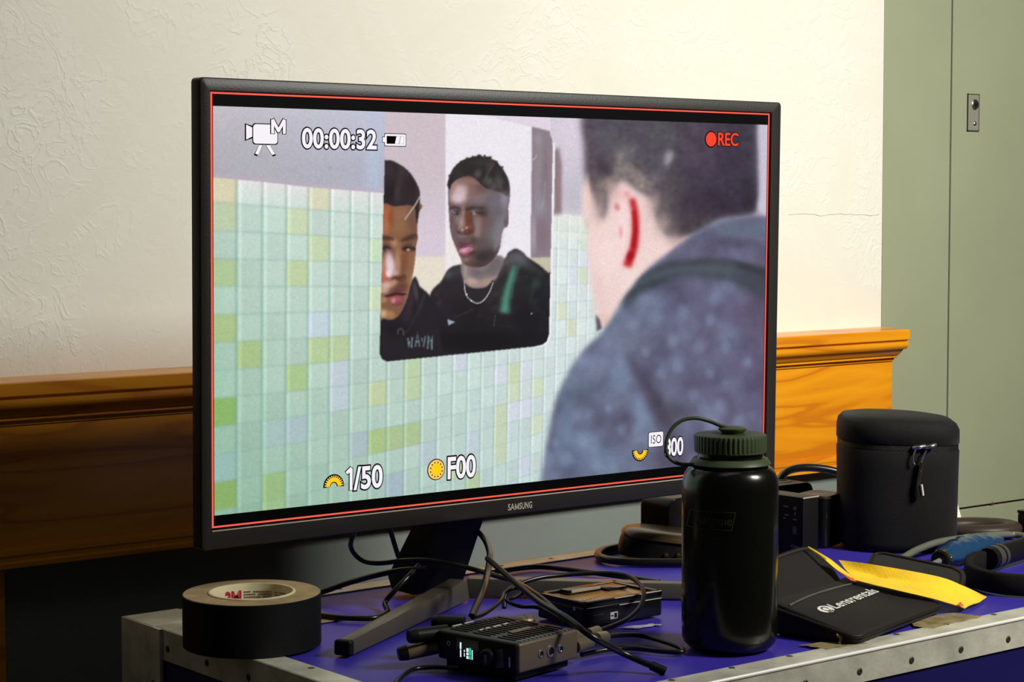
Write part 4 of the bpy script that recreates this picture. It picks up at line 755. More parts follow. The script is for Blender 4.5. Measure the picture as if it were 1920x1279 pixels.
sp = bmesh.new(); tube(sp, [bp_(1368, 804), bp_(1348, 798), bp_(1328, 790), bp_(1305, 784, .002), bp_(1280, 786, .004), bp_(1260, 799, .006), bp_(1248, 820, .008), bp_(1246, 842, .009), bp_(1254, 858, .009), bp_(1270, 867, .008), bp_(1290, 868, .010), bp_(1306, 866, .013)], .0014, 8, 6, flat=1.3); link('tether_strap', sp, GRN, bt, 60)
def on_bottle(bm, u0, u1, z0, z1, rr=.0451):
    def f(v):
        s = u0+(u1-u0)*v.x; a = math.asin(max(-1, min(1, s/.0448))); d = toc*math.cos(a)+crv*math.sin(a); return ctr+d*rr+Vector((0, 0, z0+(z1-z0)*v.y))
    return warp(bm, f)
GPR = mat('dark_green_print', (.030, .042, .012), .5)
def grid_text(s, bold=0.0, slant=0.0):
    bm = text_bm(s, bold)
    return warp(bm, lambda v: Vector((v.x+slant*v.y, v.y, 0)))
link('printed_name', on_bottle(grid_text('nalgene', .012, .03), -.0340, -.0035, .1185, .1295), GPR, bt, 0)
fr2 = bmesh.new(); n = 14
def strip(P0, P1, th):
    for i in range(n):
        a = Vector(P0).lerp(Vector(P1), i/n); b = Vector(P0).lerp(Vector(P1), (i+1)/n); d = (Vector(P1)-Vector(P0)).normalized(); q = Vector((-d.y, d.x*1))*th
        fr2.faces.new([fr2.verts.new((p.x, p.y, 0)) for p in (a, b, b+q, a+q)])
strip((0, 0), (.92, 0), .05); strip((.08, .95), (1.0, .95), .05); strip((0, 0), (.08, 1), .02); strip((.92, 0), (1.0, 1), .02)
link('printed_frame', on_bottle(fr2, -.0415, .0005, .1165, .1335, .0450), GPR, bt, 0)
link('printed_small_text', on_bottle(grid_text('MADE IN USA', 0), -.0300, -.0125, .1085, .1115), GPR, bt, 0)

# ---- wireless video transmitter (small box with fins, screen, knob, antennas)
tx = root('video_transmitter', (1.080, 1.405, 0), 'small finned grey-black video transmitter box with lit green-white display and stub antennas', 'transmitter')
T = frame((1.0445, 1.3560, 0), 11.5)          # local x: along the grey face, local y: along the display face
TXG = mat('bronze_grey_metal', (.135, .105, .070), .38, metal=.35); TXB = mat('black_anodised', (.014, .012, .010), .34)
link('base_plate', B(.006, .078, .006, .088, .0008, .0095, T, .002), BLK, tx, 40)
link('body', B(0, .0836, 0, .0933, .0090, .0350, T, .0035, 3), TXB, tx, 40)
link('end_plate', B(.002, .0826, -.0016, .0040, .0088, .0346, T, .0022, 3), TXG, tx, 40)
for (x, r) in ((.031, .0034), (.0445, .0054), (.058, .0034)):
    h = bmesh.new(); lathe(h, [(r, 0), (r, .0008), (r*.72, .0009), (r*.66, -.004), (.0001, -.004)], seg=24, M=T @ frame((x, -.0016, .0215), 0, 90)); hp = link('threaded_hole', h, CHROME, tx, 30)
    d_ = bmesh.new(); lathe(d_, [(r*.66, 0), (.0001, .0001)], seg=20, M=T @ frame((x, -.00165, .0215), 0, 90)); link('hole_shadow', d_, BLACKGAP, hp, 0)
finm = bpy.data.meshes.new('fin'); fb = B(-.0012, .0012, 0, .020, 0, .0009, I4, .0003, 1); fb.to_mesh(finm); fb.free(); finm.materials.append(TXB)
for gy in (.0095, .0385, .0655):
    for i in range(11):
        o = bpy.data.objects.new('fin', finm); COL.objects.link(o); o.parent = tx; o.matrix_local = Matrix.Translation(-base_of(tx)) @ T @ Matrix.Translation((.010+.0064*i, gy, .0350))
gl = bmesh.new()
for i in range(12): box(gl, .0105+.0055*i, .0118+.0055*i, .0025, .0075, .0346, .0354, T)
link('edge_ticks', gl, mat('pale_metal_tick', (.45, .42, .34), .35, metal=.5), tx, 0)
lb = bmesh.new(); box(lb, .030, .058, .031, .0368, .0349, .0362, T, .0006, 1); tlb = link('top_label_bar', lb, mat('brown_bar', (.16, .105, .055), .5), tx, 40)
wl_ = bmesh.new()
for (a, b, y) in ((.018, .030, .0905), (.034, .046, .0905), (.022, .027, .0615), (.030, .036, .0618), (.040, .050, .0612), (.054, .060, .0615)): box(wl_, a, b, y, y+.0016, .0350, .0354, T)
link('top_print', wl_, WHITEP, tx, 0)
# display face is the local x=0 side, seen from -x
def face_x(y0, y1, z0, z1, d=.0006, bev=.0): return B(-d, .002, y0, y1, z0, z1, T, bev)
dsp = link('display', face_x(.0430, .0690, .0105, .0315, .0008), mat('display_black', (.003, .003, .003), .12), tx, 0)
def lit(name, cells, m):
    bm = bmesh.new()
    for y0, y1, z0, z1 in cells: box(bm, -.0010, -.0006, y0, y1, z0, z1, T)
    link(name, bm, m, dsp, 0)
EW, EG = emat('display_white', (.70, .86, .86), 1.0), emat('display_green', (.02, .55, .26), 1.0)
lit('display_digits', [(.0632, .0650, .0215, .0275), (.0634, .0648, .0145, .0208), (.0592, .0602, .0155, .0185), (.0592, .0602, .0195, .0215), (.0548, .0572, .0140, .0165), (.0548, .0572, .0172, .0195), (.0548, .0572, .0202, .0235), (.0498, .0508, .0140, .0225)], EW)
lit('display_bars', [(.0518, .0542, .0140, .0168), (.0518, .0542, .0175, .0240)], EG)
kn = bmesh.new(); lathe(kn, [(.0078, 0), (.0080, .001), (.0076, .006), (.0066, .0070), (.0040, .0066), (.0001, .0064)], seg=30, M=T @ frame((0, .0295, .0195), 0, 0, -90)); link('control_knob', kn, TXB, tx, 40)
kp = bmesh.new(); box(kp, -.0072, -.0066, .0278, .0306, .0150, .0225, T); link('knob_print', kp, GREYP, tx, 0)
k2 = bmesh.new(); prism(k2, [(0, 0), (.009, -.002), (.011, .014), (.002, .016)], .0012, T @ frame((-.0001, .0140, .0125), 90, 90)); link('side_lever', k2, TXG, tx, 30)
ub = bmesh.new(); box(ub, -.0006, .001, .0066, .0082, .0135, .0225, T); link('port_mark', ub, WHITEP, tx, 0)
pb = bmesh.new(); lathe(pb, [(.0014, 0), (.0020, .0001), (.0020, .0006), (.0014, .0006)], seg=16, M=T @ frame((0, .0790, .0245), 0, 0, -90), close_top=False, close_bot=False); link('power_mark', pb, WHITEP, tx, 0)
def antenna(a, b, m, cap):
    a, b = Vector(a), Vector(b); bm = bmesh.new(); tube(bm, [a, a.lerp(b, .08), a.lerp(b, .80)], .0068, 16, 1, smooth=False); an = link('antenna', bm, m, tx, 40)
    e = bmesh.new(); tube(e, [a.lerp(b, .80), a.lerp(b, .95), b], .0071, 16, 1, smooth=False, r2=.0055); link('antenna_tip', e, cap, an, 40)
AG = mat('bronze_antenna', (.17, .125, .075), .36, metal=.3)
antenna((1.037, 1.452, .0185), (.998, 1.468, .0125), AG, BLK); antenna((1.040, 1.452, .0300), (1.003, 1.4590, .0295), BLK, BLK)
antenna((1.0640, 1.458, .0330), (1.0430, 1.4790, .0340), BLK, BLK); antenna((1.0960, 1.452, .0260), (1.1320, 1.4445, .0285), AG, AG)
for (a, b) in (((1.124, 1.383, .0235), (1.178, 1.405, .0200)), ((1.124, 1.374, .0185), (1.172, 1.390, .0185))):
    bm = bmesh.new(); A_, B_ = Vector(a), Vector(b); tube(bm, [A_, A_.lerp(B_, .5)], .0062, 18, 1, smooth=False); link('cable_socket', bm, TXG, tx, 40)

# ---- battery charger
ch = root('battery_charger', (1.28, 1.527, 0), 'low black battery charger with open brown-lit tray top, ringed by a cable', 'charger')
CH = frame((1.282, 1.527, 0), 1.0)
link('body', B(-.0515, .0515, -.036, .036, .0008, .0215, CH, .003, 3), BLK_G, ch, 40)
wl2 = bmesh.new()
for a in ((-.0515, .0515, -.036, -.029), (-.0515, .0515, .029, .036), (-.0515, -.044, -.036, .036), (.044, .0515, -.036, .036)): box(wl2, a[0], a[1], a[2], a[3], .021, .0262, CH, .0014)
link('tray_wall', wl2, BLK_G, ch, 40)
link('tray_floor', B(-.0445, .0445, -.0295, .0295, .0212, .0236, CH), mat('brown_reflection_plastic', (.30, .15, .035), .25), ch, 0)  # brown colour stands in for warm wood reflected in the black tray
st_ = bmesh.new(); box(st_, -.030, .012, .012, .027, .0223, .0285, CH, .001); box(st_, .014, .040, .004, .026, .0223, .0262, CH, .0008); link('battery_latch', st_, BLK_G, ch, 40)
s2 = bmesh.new(); box(s2, -.028, .010, .0105, .0122, .0262, .0287, CH); link('contact_strip', s2, mat('pale_strip', (.50, .45, .36), .3, metal=.5), ch, 0)
s3 = bmesh.new()
for i in range(5): box(s3, -.034+.006*i, -.031+.006*i, -.018+.002*i, -.012+.002*i, .0223, .0240, CH)
link('contact_pin', s3, BRASS, ch, 0)
s4 = bmesh.new()
for k in range(4): box(s4, -.004+.0034*k, -.0016+.0034*k, -.006, -.001, .0224, .0228, CH)
link('tray_print', s4, WHITEP, ch, 0)
e1 = bmesh.new(); box(e1, -.006, .050, -.0364, -.0358, .0185, .0192, CH); box(e1, -.012, .050, -.0362, -.0352, .0257, .0264, CH); link('edge_line', e1, mat('pale_edge_line', (.55, .48, .36), .4), ch, 0)
l1 = bmesh.new(); box(l1, -.018, -.0085, -.0365, -.0358, .0060, .0128, CH); lab = link('rating_label', l1, WHITEP, ch, 0)
l2 = bmesh.new(); box(l2, -.0130, -.0096, -.0367, -.0362, .0072, .0118, CH); box(l2, -.0170, -.0140, -.0367, -.0362, .0088, .0100, CH); link('label_symbol', l2, BLK, lab, 0)
l3 = bmesh.new()
for i in range(7): box(l3, -.0400+.0020*i, -.0390+.0020*i, -.0364, -.0358, .0122, .0129, CH)
link('vent_dots', l3, GREYP, ch, 0)
sc = bmesh.new(); lathe(sc, [(.0022, 0), (.0022, .0008), (.0001, .001)], seg=14, M=CH @ frame((-.0515, -.022, .0185), 0, 0, -90)); link('screw', sc, CHROME, ch, 40)

# ---- rounded hard pouch behind the bottle
hp_ = root('hard_pouch', (1.552, 1.750, 0), 'rounded glossy brown-sheened black dome-topped accessory half hidden by the bottle, cable looped around it', 'accessory')
Hm = frame((1.556, 1.744, 0), -37.5)
def dome(bm, M, lx, ly, h, z0, p=2.6, n=36, m_=10, lip=0.0, e=.55):
    rings = []
    for j in range(m_+1):
        t = j/m_*math.pi/2; sc_ = math.cos(t)**e if j < m_ else 0.02; z = z0+h*math.sin(t)
        ring = []
        for k in range(n):
            a = 2*math.pi*k/n; ca, sa = math.cos(a), math.sin(a)
            ring.append(bm.verts.new(M @ Vector((lx*sc_*abs(ca)**(2/p)*(1 if ca > 0 else -1), ly*sc_*abs(sa)**(2/p)*(1 if sa > 0 else -1), z+lip*ca*(z-z0)/h))))
        rings.append(ring)
    for a, b in zip(rings, rings[1:]):
        for k in range(n): bm.faces.new((a[k], a[(k+1) % n], b[(k+1) % n], b[k]))
    bm.faces.new(rings[0][::-1]); bm.faces.new(rings[-1])
b1 = bmesh.new(); dome(b1, Hm @ frame((0, 0, 0), 0, 0, 3), .050, .034, .0290, .0040, 3.0, e=.20); link('lower_shell', b1, BLK, hp_, 60)
b2 = bmesh.new(); dome(b2, Hm @ frame((.004, .001, .0040), 0, 0, 7), .0525, .0365, .0105, .0195, 2.8, e=.34); link('upper_shell', b2, mat('brown_sheen_shell', (.085, .050, .022), .26), hp_, 60)  # brown sheen of the lit top painted into the shell colour
for (dx) in (.004, .018):
    b3 = bmesh.new(); lathe(b3, [(.0024, 0), (.0024, .006), (.0016, .006), (.0016, .009), (.0001, .009)], seg=12, M=Hm @ frame((dx, -.034, .009), 0, 90)); link('brass_plug', b3, BRASS, hp_, 40)

# ---- power supply, standing bricks
ps = root('power_supply', (1.71, 1.79, 0), 'flat black power supply box with rounded end, mostly hidden behind the bottle', 'power supply')
pb_ = bmesh.new(); prism(pb_, rrect(1.588, 1.832, .0010, .0630, .012, 6), .050, Matrix(((1, 0, 0, 0), (0, 0, 1, 1.765), (0, 1, 0, 0), (0, 0, 0, 1))), .002); link('body', pb_, mat('brownish_black_plastic', (.007, .006, .005), .32), ps, 40)
for y in (1.783, 1.796):
    g_ = bmesh.new(); box(g_, 1.70, 1.812, y, y+.0028, .0628, .0637); link('silver_groove', g_, mat('pale_groove', (.60, .56, .44), .3, metal=.4), ps, 0)
bk = root('battery_brick', (1.684, 1.640, 0), 'upright black rectangular battery with white print, right beside the bottle', 'battery')
link('body', B(0, .0275, 0, .060, .0008, .0735, frame((1.6693, 1.6244, 0), 3), .0022), BLK, bk, 40)
BKm = frame((1.6693, 1.6244, 0), 3); pr = bmesh.new()
for (y0, y1, z0, z1) in ((.010, .014, .058, .062), (.011, .013, .052, .055), (.009, .015, .046, .0475), (.022, .030, .060, .0615), (.022, .028, .050, .0515), (.026, .030, .046, .0475)): box(pr, -.0005, .001, y0, y1, z0, z1, BKm)
link('printed_marks', pr, GREYP, bk, 0)
p2 = bmesh.new()
for a in ((.0095, .0150, .0375, .0383), (.0095, .0150, .0300, .0308), (.0095, .0103, .0300, .0383), (.0142, .0150, .0300, .0383), (.0112, .0132, .0318, .0366)): box(p2, -.0005, .001, a[0], a[1], a[2], a[3], BKm)
link('printed_symbol', p2, GREYP, bk, 0)
p3 = bmesh.new()
for (y0, y1, z0, z1) in ((.0165, .0175, .0135, .0168), (.0140, .0150, .0128, .0172), (.0105, .0122, .0135, .0165), (.0080, .0095, .0132, .0160), (.0052, .0070, .0130, .0156)): box(p3, -.0005, .001, y0, y1, z0, z1, BKm)
link('printed_code', p3, GREYP, bk, 0)
eg = bmesh.new(); box(eg, 0, .0275, -.0003, .0008, .0722, .0734, BKm); link('bright_edge', eg, mat('pale_edge', (.42, .38, .29), .35), bk, 0)
b5 = root('rounded_block', (1.765, 1.690, 0), 'dark rounded block standing between upright battery and tall black lens pouch', 'accessory')  # unidentified dark shape, built as a plain rounded block
lb5 = bmesh.new(); prism(lb5, rrect(-.022, .022, -.020, .020, .007, 5), .058, frame((1.768, 1.692, .0008), 15), .0025); link('block', lb5, BLK_G, b5, 40)
lc5 = bmesh.new(); prism(lc5, rrect(-.0225, .0225, -.0205, .0205, .007, 5), .004, frame((1.768, 1.692, .0585), 15), .0012); link('lid', lc5, mat('brown_black_lid', (.05, .034, .02), .35), b5, 40)

# ---- tall lens pouch
lp = root('lens_pouch', (1.842, 1.636, 0), 'tall black padded lens pouch with zipped lid and metal zipper pulls', 'pouch')
FAB = mat('black_padded_fabric', (.0045, .0036, .0034), .72, bump=.35, bscale=900, sheen=.06)
LPM = frame((1.842, 1.636, 0), -37.5)      # local -y faces the camera
def pouch_ring(bm, r, z, dx=0, p=2.7, n=56, tilt=0.0):
    out = []
    for k in range(n):
        a = 2*math.pi*k/n; ca, sa = math.cos(a), math.sin(a)
        x = r*abs(ca)**(2/p)*(1 if ca > 0 else -1); y = r*.92*abs(sa)**(2/p)*(1 if sa > 0 else -1)
        out.append(bm.verts.new(LPM @ Vector((x+dx, y, z+tilt*x))))
    return out
def loft(bm, spec):
    rings = [pouch_ring(bm, *s) for s in spec]
    for a, b in zip(rings, rings[1:]):
        n = len(a)
        for k in range(n): bm.faces.new((a[k], a[(k+1) % n], b[(k+1) % n], b[k]))
    bm.faces.new(rings[0][::-1]); bm.faces.new(rings[-1]); return bm
link('body', loft(bmesh.new(), [(.063, .0008), (.068, .003), (.0700, .010), (.0705, .060), (.0712, .100), (.0716, .118, 0, 2.7, 56, -.02), (.0700, .1215, 0, 2.7, 56, -.02)]), FAB, lp, 60)
link('zipper_band', loft(bmesh.new(), [(.0706, .1212, 0, 2.7, 56, -.03), (.0706, .1272, 0, 2.7, 56, -.03)]), mat('zipper_tape', (.009, .008, .0075), .5, bump=.5, bscale=1400), lp, 60)
link('lid', loft(bmesh.new(), [(.0696, .1270, 0, 2.7, 56, -.03), (.0718, .1285, 0, 2.7, 56, -.03), (.0716, .1440, 0, 2.7, 56, -.035), (.0690, .1515, -.001, 2.7, 56, -.04), (.0630, .1570, -.002, 2.6, 56, -.045), (.045, .1600, -.003, 2.4, 56, -.05), (.015, .1610, -.003, 2.2, 56, -.05)]), FAB, lp, 60)
def lpp(px_, py_, out=.002): # a point on the camera-facing side
    return LPM @ Vector(((px_-1680)/1546., -.0655-out, (1026-py_)/1546.))
for (a, b) in (((1690, 832), (1708, 829)), ((1712, 831), (1728, 827))):
    z_ = bmesh.new(); tube(z_, [lpp(*a, .001), lpp((a[0]+b[0])/2, (a[1]+b[1])/2, .005), lpp(*b, .001)], .0036, 10, 4, flat=.8); link('zipper_slider', z_, CHROME, lp, 60)
for P in ([(1693, 834), (1689, 844), (1688, 856), (1691, 862)], [(1712, 836), (1707, 846), (1703, 860), (1702, 876)]):
    z_ = bmesh.new(); tube(z_, [lpp(*q, .005) for q in P], .0011, 8, 4); link('pull_ring', z_, CHROME, lp, 60)
z_ = bmesh.new(); tube(z_, [lpp(1704, 858, .005), lpp(1700, 885, .004), lpp(1698, 900, .005), lpp(1700, 921, .005)], .0032, 8, 4, flat=.5); link('pull_cord', z_, FAB, lp, 60)
z_ = bmesh.new(); tube(z_, [lpp(1703, 898, .0075), lpp(1706, 918, .0075)], .0014, 8, 2); link('cord_end', z_, WHITEP, lp, 60)

# ---- open filter pouch with logo
NYL = mat('black_nylon', (.0105, .0085, .0072), .66, bump=.5, bscale=700, sheen=.05)
wp = root('filter_pouch', (1.48, 1.36, 0), 'open black nylon filter pouch printed with a white logo, right of the bottle', 'pouch')
W = frame((1.3885, 1.2815, 0), 15.6)
def wedge(bm, P, M):
    zt = lambda y: .011+.24*y; inn = [(x*.985+.0012, .0425+(y-.0425)*.95) for x, y in P]
    L_ = [[bm.verts.new(M @ Vector((x, y, z(y)))) for x, y in Q] for Q, z in ((inn, lambda y: .0010), (P, lambda y: .0032), (P, lambda y: zt(y)-.0030), ([(x*.993+.0005, .0425+(y-.0425)*.98) for x, y in P], lambda y: zt(y)-.0008), (inn, zt))]
    n_ = len(P)
    for a, b in zip(L_, L_[1:]):
        for k in range(n_): bm.faces.new((a[k], a[(k+1) % n_], b[(k+1) % n_], b[k]))
    bm.faces.new(L_[0][::-1]); bm.faces.new(L_[-1]); return bm
PO = rrect(-.006, .182, -.004, .090, .013, 6)
link('body', wedge(bmesh.new(), PO, W), NYL, wp, 60)
pp = bmesh.new(); tube(pp, [W @ Vector((x, y, .0085+.20*max(y, 0))) for x, y in PO], .0024, 8, 2, closed=True, smooth=False); link('piping', pp, mat('black_piping', (.014, .0115, .009), .5), wp, 60)
sm = bmesh.new(); tube(sm, [W @ Vector((.0012, .0715, .0288)), W @ Vector((.05, .0760, .0298)), W @ Vector((.10, .0755, .0298)), W @ Vector((.140, .0728, .0290))], .0010, 6, 6); link('pocket_seam', sm, mat('grey_seam', (.10, .085, .07), .6), wp, 60)
fl = bmesh.new(); fA = [W @ Vector((x, .084, .0290)) for x in (-.004, .045, .09, .132)]; fT = [Vector(q) for q in ((1.4200, 1.4390, .050), (1.4560, 1.4400, .0565), (1.4830, 1.4400, .0585), (1.4990, 1.4380, .0545))]
rowsN = 7
fa, ft = crom(fA, 4), crom(fT, 4)
g1_ = [[a.lerp(b, t)+Vector((0, 0, .004*math.sin(math.pi*t))) for a, b in zip(fa, ft)] for t in [i/rowsN for i in range(rowsN+1)]]
def sheet(bm, g, th):
    up = Vector((.35, .35, -.87))*th; V1 = [[bm.verts.new(p) for p in r] for r in g]; V2 = [[bm.verts.new(p+up) for p in r] for r in g]; n, m_ = len(g), len(g[0])
    for i in range(n-1):
        for j in range(m_-1):
            bm.faces.new((V1[i][j], V1[i][j+1], V1[i+1][j+1], V1[i+1][j])); bm.faces.new((V2[i][j], V2[i+1][j], V2[i+1][j+1], V2[i][j+1]))
    for i in range(n-1): bm.faces.new((V1[i][0], V1[i+1][0], V2[i+1][0], V2[i][0])); bm.faces.new((V1[i][-1], V2[i][-1], V2[i+1][-1], V1[i+1][-1]))
    for j in range(m_-1): bm.faces.new((V1[0][j], V2[0][j], V2[0][j+1], V1[0][j+1])); bm.faces.new((V1[-1][j], V1[-1][j+1], V2[-1][j+1], V2[-1][j]))
    return bm
link('raised_flap', sheet(bmesh.new(), g1_, .007), NYL, wp, 60)
fp = bmesh.new(); tube(fp, [g1_[i][0] for i in range(rowsN+1)]+[q for q in g1_[-1]], .0028, 8, 1, smooth=False); link('flap_piping', fp, mat('black_piping', (.014, .0115, .009), .5), wp, 60)
yl = bmesh.new(); tube(yl, [g1_[i][0]+Vector((-.0022, -.0012, .0008)) for i in range(2, rowsN)], .0018, 6, 2); link('yellow_lining_edge', yl, mat('yellow_lining', (.75, .50, .02), .7), wp, 60)
LOGO = mat('white_logo_print', (.70, .68, .62), .6)
Lr = W @ Matrix.Translation((.0310, .0470, .011+.24*.0470+.0006)) @ Matrix.Rotation(math.atan(.24), 4, 'X') @ Matrix.Rotation(math.radians(2.2), 4, 'Z')
link('logo_lettering', warp(text_bm('Lensrentals', .018), lambda v: Lr @ Vector((.0135+v.x*.0985, -.0042+v.y*.0112, 0))), LOGO, wp, 0)
lg_ = bmesh.new(); lg_.faces.new([lg_.verts.new(Lr @ Vector((.0002+.0112*math.cos(a), .0012+.0076*math.sin(a), 0))) for a in [2*math.pi*i/28 for i in range(28)]]); lgo = link('logo_disc', lg_, LOGO, wp, 0)
lh_ = bmesh.new()
for rr_, a0_, a1_ in ((.0034, -.5, 3.3), (.0046, 3.6, 5.2)):
    tube(lh_, [Lr @ Vector((.0002+rr_*1.3*math.cos(a), .0022+rr_*math.sin(a), .0002)) for a in [a0_+(a1_-a0_)*i/10 for i in range(11)]], .0007, 6, 1, smooth=False, flat=.3)
for q in (-.004, 0, .004): box(lh_, q-.0010, q+.0006, -.0060, -.0034, 0, .0004, Lr)
link('logo_mark', lh_, NYL, lgo, 0)
lf = bmesh.new(); LF = [Vector(q) for q in ((1.641, 1.4996, .004), (1.6104, 1.3434, .004))]; LT = [Vector(q) for q in ((1.690, 1.533, .021), (1.678, 1.392, .021))]
gl_ = []
for i in range(9):
    t = i/8; row_ = []
    for j in range(17):
        s = j/16; e = 0.0
        ins = .020*(1-math.sqrt(max(0, 1-max(0, (t-.55)/.45)**2))) if t > .55 else 0
        a = LF[0].lerp(LF[1], s*.999); b = LT[0].lerp(LT[1], s); p = a.lerp(b, t); c_ = (a.lerp(b, t)); mid = LF[0].lerp(LF[1], .5).lerp(LT[0].lerp(LT[1], .5), t)
        row_.append(mid+(p-mid)*(1-ins/.08)+Vector((0, 0, .004*math.sin(math.pi*t))))
    gl_.append(row_)
pl2 = root('spare_pouch_flap', (1.655, 1.45, 0), 'black rounded pouch panel lying flat behind the yellow cloth', 'pouch')
link('panel', sheet(bmesh.new(), gl_, .0035), NYL, pl2, 60)
pf = bmesh.new(); tube(pf, [gl_[i][0] for i in range(9)]+gl_[-1][1:-1]+[gl_[8-i][-1] for i in range(9)], .0026, 8, 1, smooth=False); link('piping', pf, mat('black_piping', (.014, .0115, .009), .5), pl2, 60)

# ---- yellow cloth
S1 = crom([(1.4801, 1.4343, .0620), (1.4777, 1.4119, .0555), (1.4825, 1.398, .0455), (1.494, 1.3904, .0355), (1.5011, 1.386, .0330)], 5)
S2 = crom([(1.4826, 1.4323, .0620), (1.4819, 1.4085, .0555), (1.4928, 1.407, .0485), (1.5033, 1.3991, .0380), (1.5065, 1.386, .0340)], 5)
U_ = crom([(1.5088, 1.4176, .0480), (1.5298, 1.3873, .0450), (1.5891, 1.3573, .0310), (1.6286, 1.3567, .0170), (1.6541, 1.3447, .0035)], 8)
M_ = crom([(1.5072, 1.4042, .0385), (1.5377, 1.3799, .0310), (1.5788, 1.3519, .0205), (1.6094, 1.3427, .0110), (1.6220, 1.3308, .0035)], 8)
O_ = crom([(1.4980, 1.3854, .0335), (1.5221, 1.3515, .0255), (1.5492, 1.3332, .0175), (1.5722, 1.3251, .0100), (1.5908, 1.3208, .0035)], 8)
yc = root('cleaning_cloth', (1.56, 1.37, 0), 'bright yellow folded cleaning cloth draped across the black filter pouch', 'cloth')
cb_ = bmesh.new(); sheet(cb_, [[p, p.lerp(q, .5)+Vector((0, 0, .001)), q] for p, q in zip(S1, S2)], .0011)
sheet(cb_, [[p, p.lerp(q, .33)+Vector((0, 0, .0010)), p.lerp(q, .66)+Vector((0, 0, .0008)), q, q.lerp(r, .33)+Vector((0, 0, -.0006)), q.lerp(r, .66), r] for p, q, r in zip(O_, M_, U_)], .0011)
link('cloth', cb_, mat('yellow_microfibre', (.85, .56, .006), .78, bump=.25, bscale=500, var=.10, vscale=40, sheen=.2), yc, 75)
REDH = mat('orange_red_hem', (.60, .075, .012), .7)
rh = bmesh.new(); rh.faces.new([rh.verts.new(Vector(q)) for q in ((1.4840, 1.3960, .0435), (1.5000, 1.3852, .0330), (1.5010, 1.3830, .0310), (1.4930, 1.3855, .0335))]); link('red_underside', rh, REDH, yc, 0)
rh = bmesh.new(); rh.faces.new([rh.verts.new(Vector(q)) for q in ((1.5800, 1.3215, .0080), (1.5860, 1.3225, .0105), (1.5880, 1.3190, .0050))]); link('red_corner_fold', rh, REDH, yc, 0)

# ---- right-hand clutter
FOAM = mat('black_foam', (.006, .005, .0045), .85, bump=.5, bscale=900)
hb_ = root('padded_headband', (1.74, 1.40, 0), 'black padded headphone band curving on the case at the right edge', 'headphones')
def ribbon(bm, P, th, z0, z1, n=5):
    P = crom([(x, y, 0) for x, y in P], n); A = []; 
    for i, p in enumerate(P):
        t = (P[min(i+1, len(P)-1)]-P[max(i-1, 0)]).normalized(); s = Vector((-t.y, t.x, 0))*th/2
        A.append([bm.verts.new(p+s*k+Vector((0, 0, z))) for k, z in ((-1, z0+.002), (-.6, z0), (.6, z0), (1, z0+.002), (1, z1-.002), (.6, z1), (-.6, z1), (-1, z1-.002))])
    for a, b in zip(A, A[1:]):
        for k in range(8): bm.faces.new((a[k], a[(k+1) % 8], b[(k+1) % 8], b[k]))
    bm.faces.new(A[0][::-1]); bm.faces.new(A[-1]); return bm
link('foam_band', ribbon(bmesh.new(), [(1.745, 1.2900), (1.7005, 1.3300), (1.6870, 1.3620), (1.6985, 1.4000), (1.7300, 1.4320), (1.7620, 1.4500), (1.790, 1.4520)], .0095, .0010, .0235), FOAM, hb_, 50)
ta = bmesh.new(); tube(ta, [(1.780, 1.4460, .0150), (1.830, 1.4570, .0155), (1.905, 1.4720, .0160), (2.00, 1.4900, .0160)], .0125, 18, 4); link('arm', ta, BLK, hb_, 50)
for (p, q) in (((1.789, 1.448, .0151), (1.7995, 1.4503, .0152)), ((1.8035, 1.4512, .0152), (1.8095, 1.4525, .0153))):
    ta = bmesh.new(); tube(ta, [p, q], .0130, 18, 1, smooth=False); link('arm_collar', ta, mat('grey_collar', (.05, .046, .038), .4), hb_, 40)
bl = root('blue_plastic_wrap', (1.79, 1.50, 0), 'crumpled clear blue plastic tube with brass ring among cables at the right', 'plastic')
BLUEP = mat('clear_blue_plastic', (.035, .11, .25), .10, trans=.6, ior=1.4, coat=.5, bump=1.0, bscale=55)
bw = bmesh.new(); P = crom([(1.752, 1.4880, .0125), (1.775, 1.4940, .0150), (1.808, 1.5030, .0165), (1.850, 1.5150, .0150), (1.893, 1.5280, .0110)], 6); rnd = random.Random(9); rg = []
for i, p in enumerate(P):
    t = (P[min(i+1, len(P)-1)]-P[max(i-1, 0)]).normalized(); s = t.cross(Vector((0, 0, 1))).normalized(); u = s.cross(t)
    R_ = .0085+.0065*math.sin(min(1, i/9)*math.pi/2)-.004*max(0, (i-16)/8)
    rg.append([bw.verts.new(p+(s*math.cos(a)*1.25+u*math.sin(a)*.85)*R_*(1+rnd.uniform(-.14, .14))) for a in [2*math.pi*k/14 for k in range(14)]])
for a, b in zip(rg, rg[1:]):
    for k in range(14): bw.faces.new((a[k], a[(k+1) % 14], b[(k+1) % 14], b[k]))
bw.faces.new(rg[0][::-1]); bw.faces.new(rg[-1]); link('wrap', bw, BLUEP, bl, 70)
rg_ = bmesh.new(); tube(rg_, [Vector((1.7475, 1.4868, .0120)), Vector((1.7525, 1.4882, .0122))], .0112, 24, 1, smooth=False); link('brass_ring', rg_, BRASS, bl, 40)
rg_ = bmesh.new(); tube(rg_, [Vector((1.7450, 1.4861, .0119)), Vector((1.7478, 1.4869, .0120))], .0098, 24, 1, smooth=False); link('black_plug', rg_, BLK, bl, 40)
rg_ = bmesh.new(); tube(rg_, [Vector((1.705, 1.4750, .0075)), Vector((1.7455, 1.4862, .0110))], .0034, 12, 1, smooth=False); link('steel_rod', rg_, mat('bright_steel', (.75, .80, .78), .2, metal=.8), bl, 40)
ep = root('ear_pad', (1.975, 1.617, 0), 'flat dark oval ear pad lying near the back right edge of the case', 'ear pad')
EP = frame((1.968, 1.618, .0095), -36)
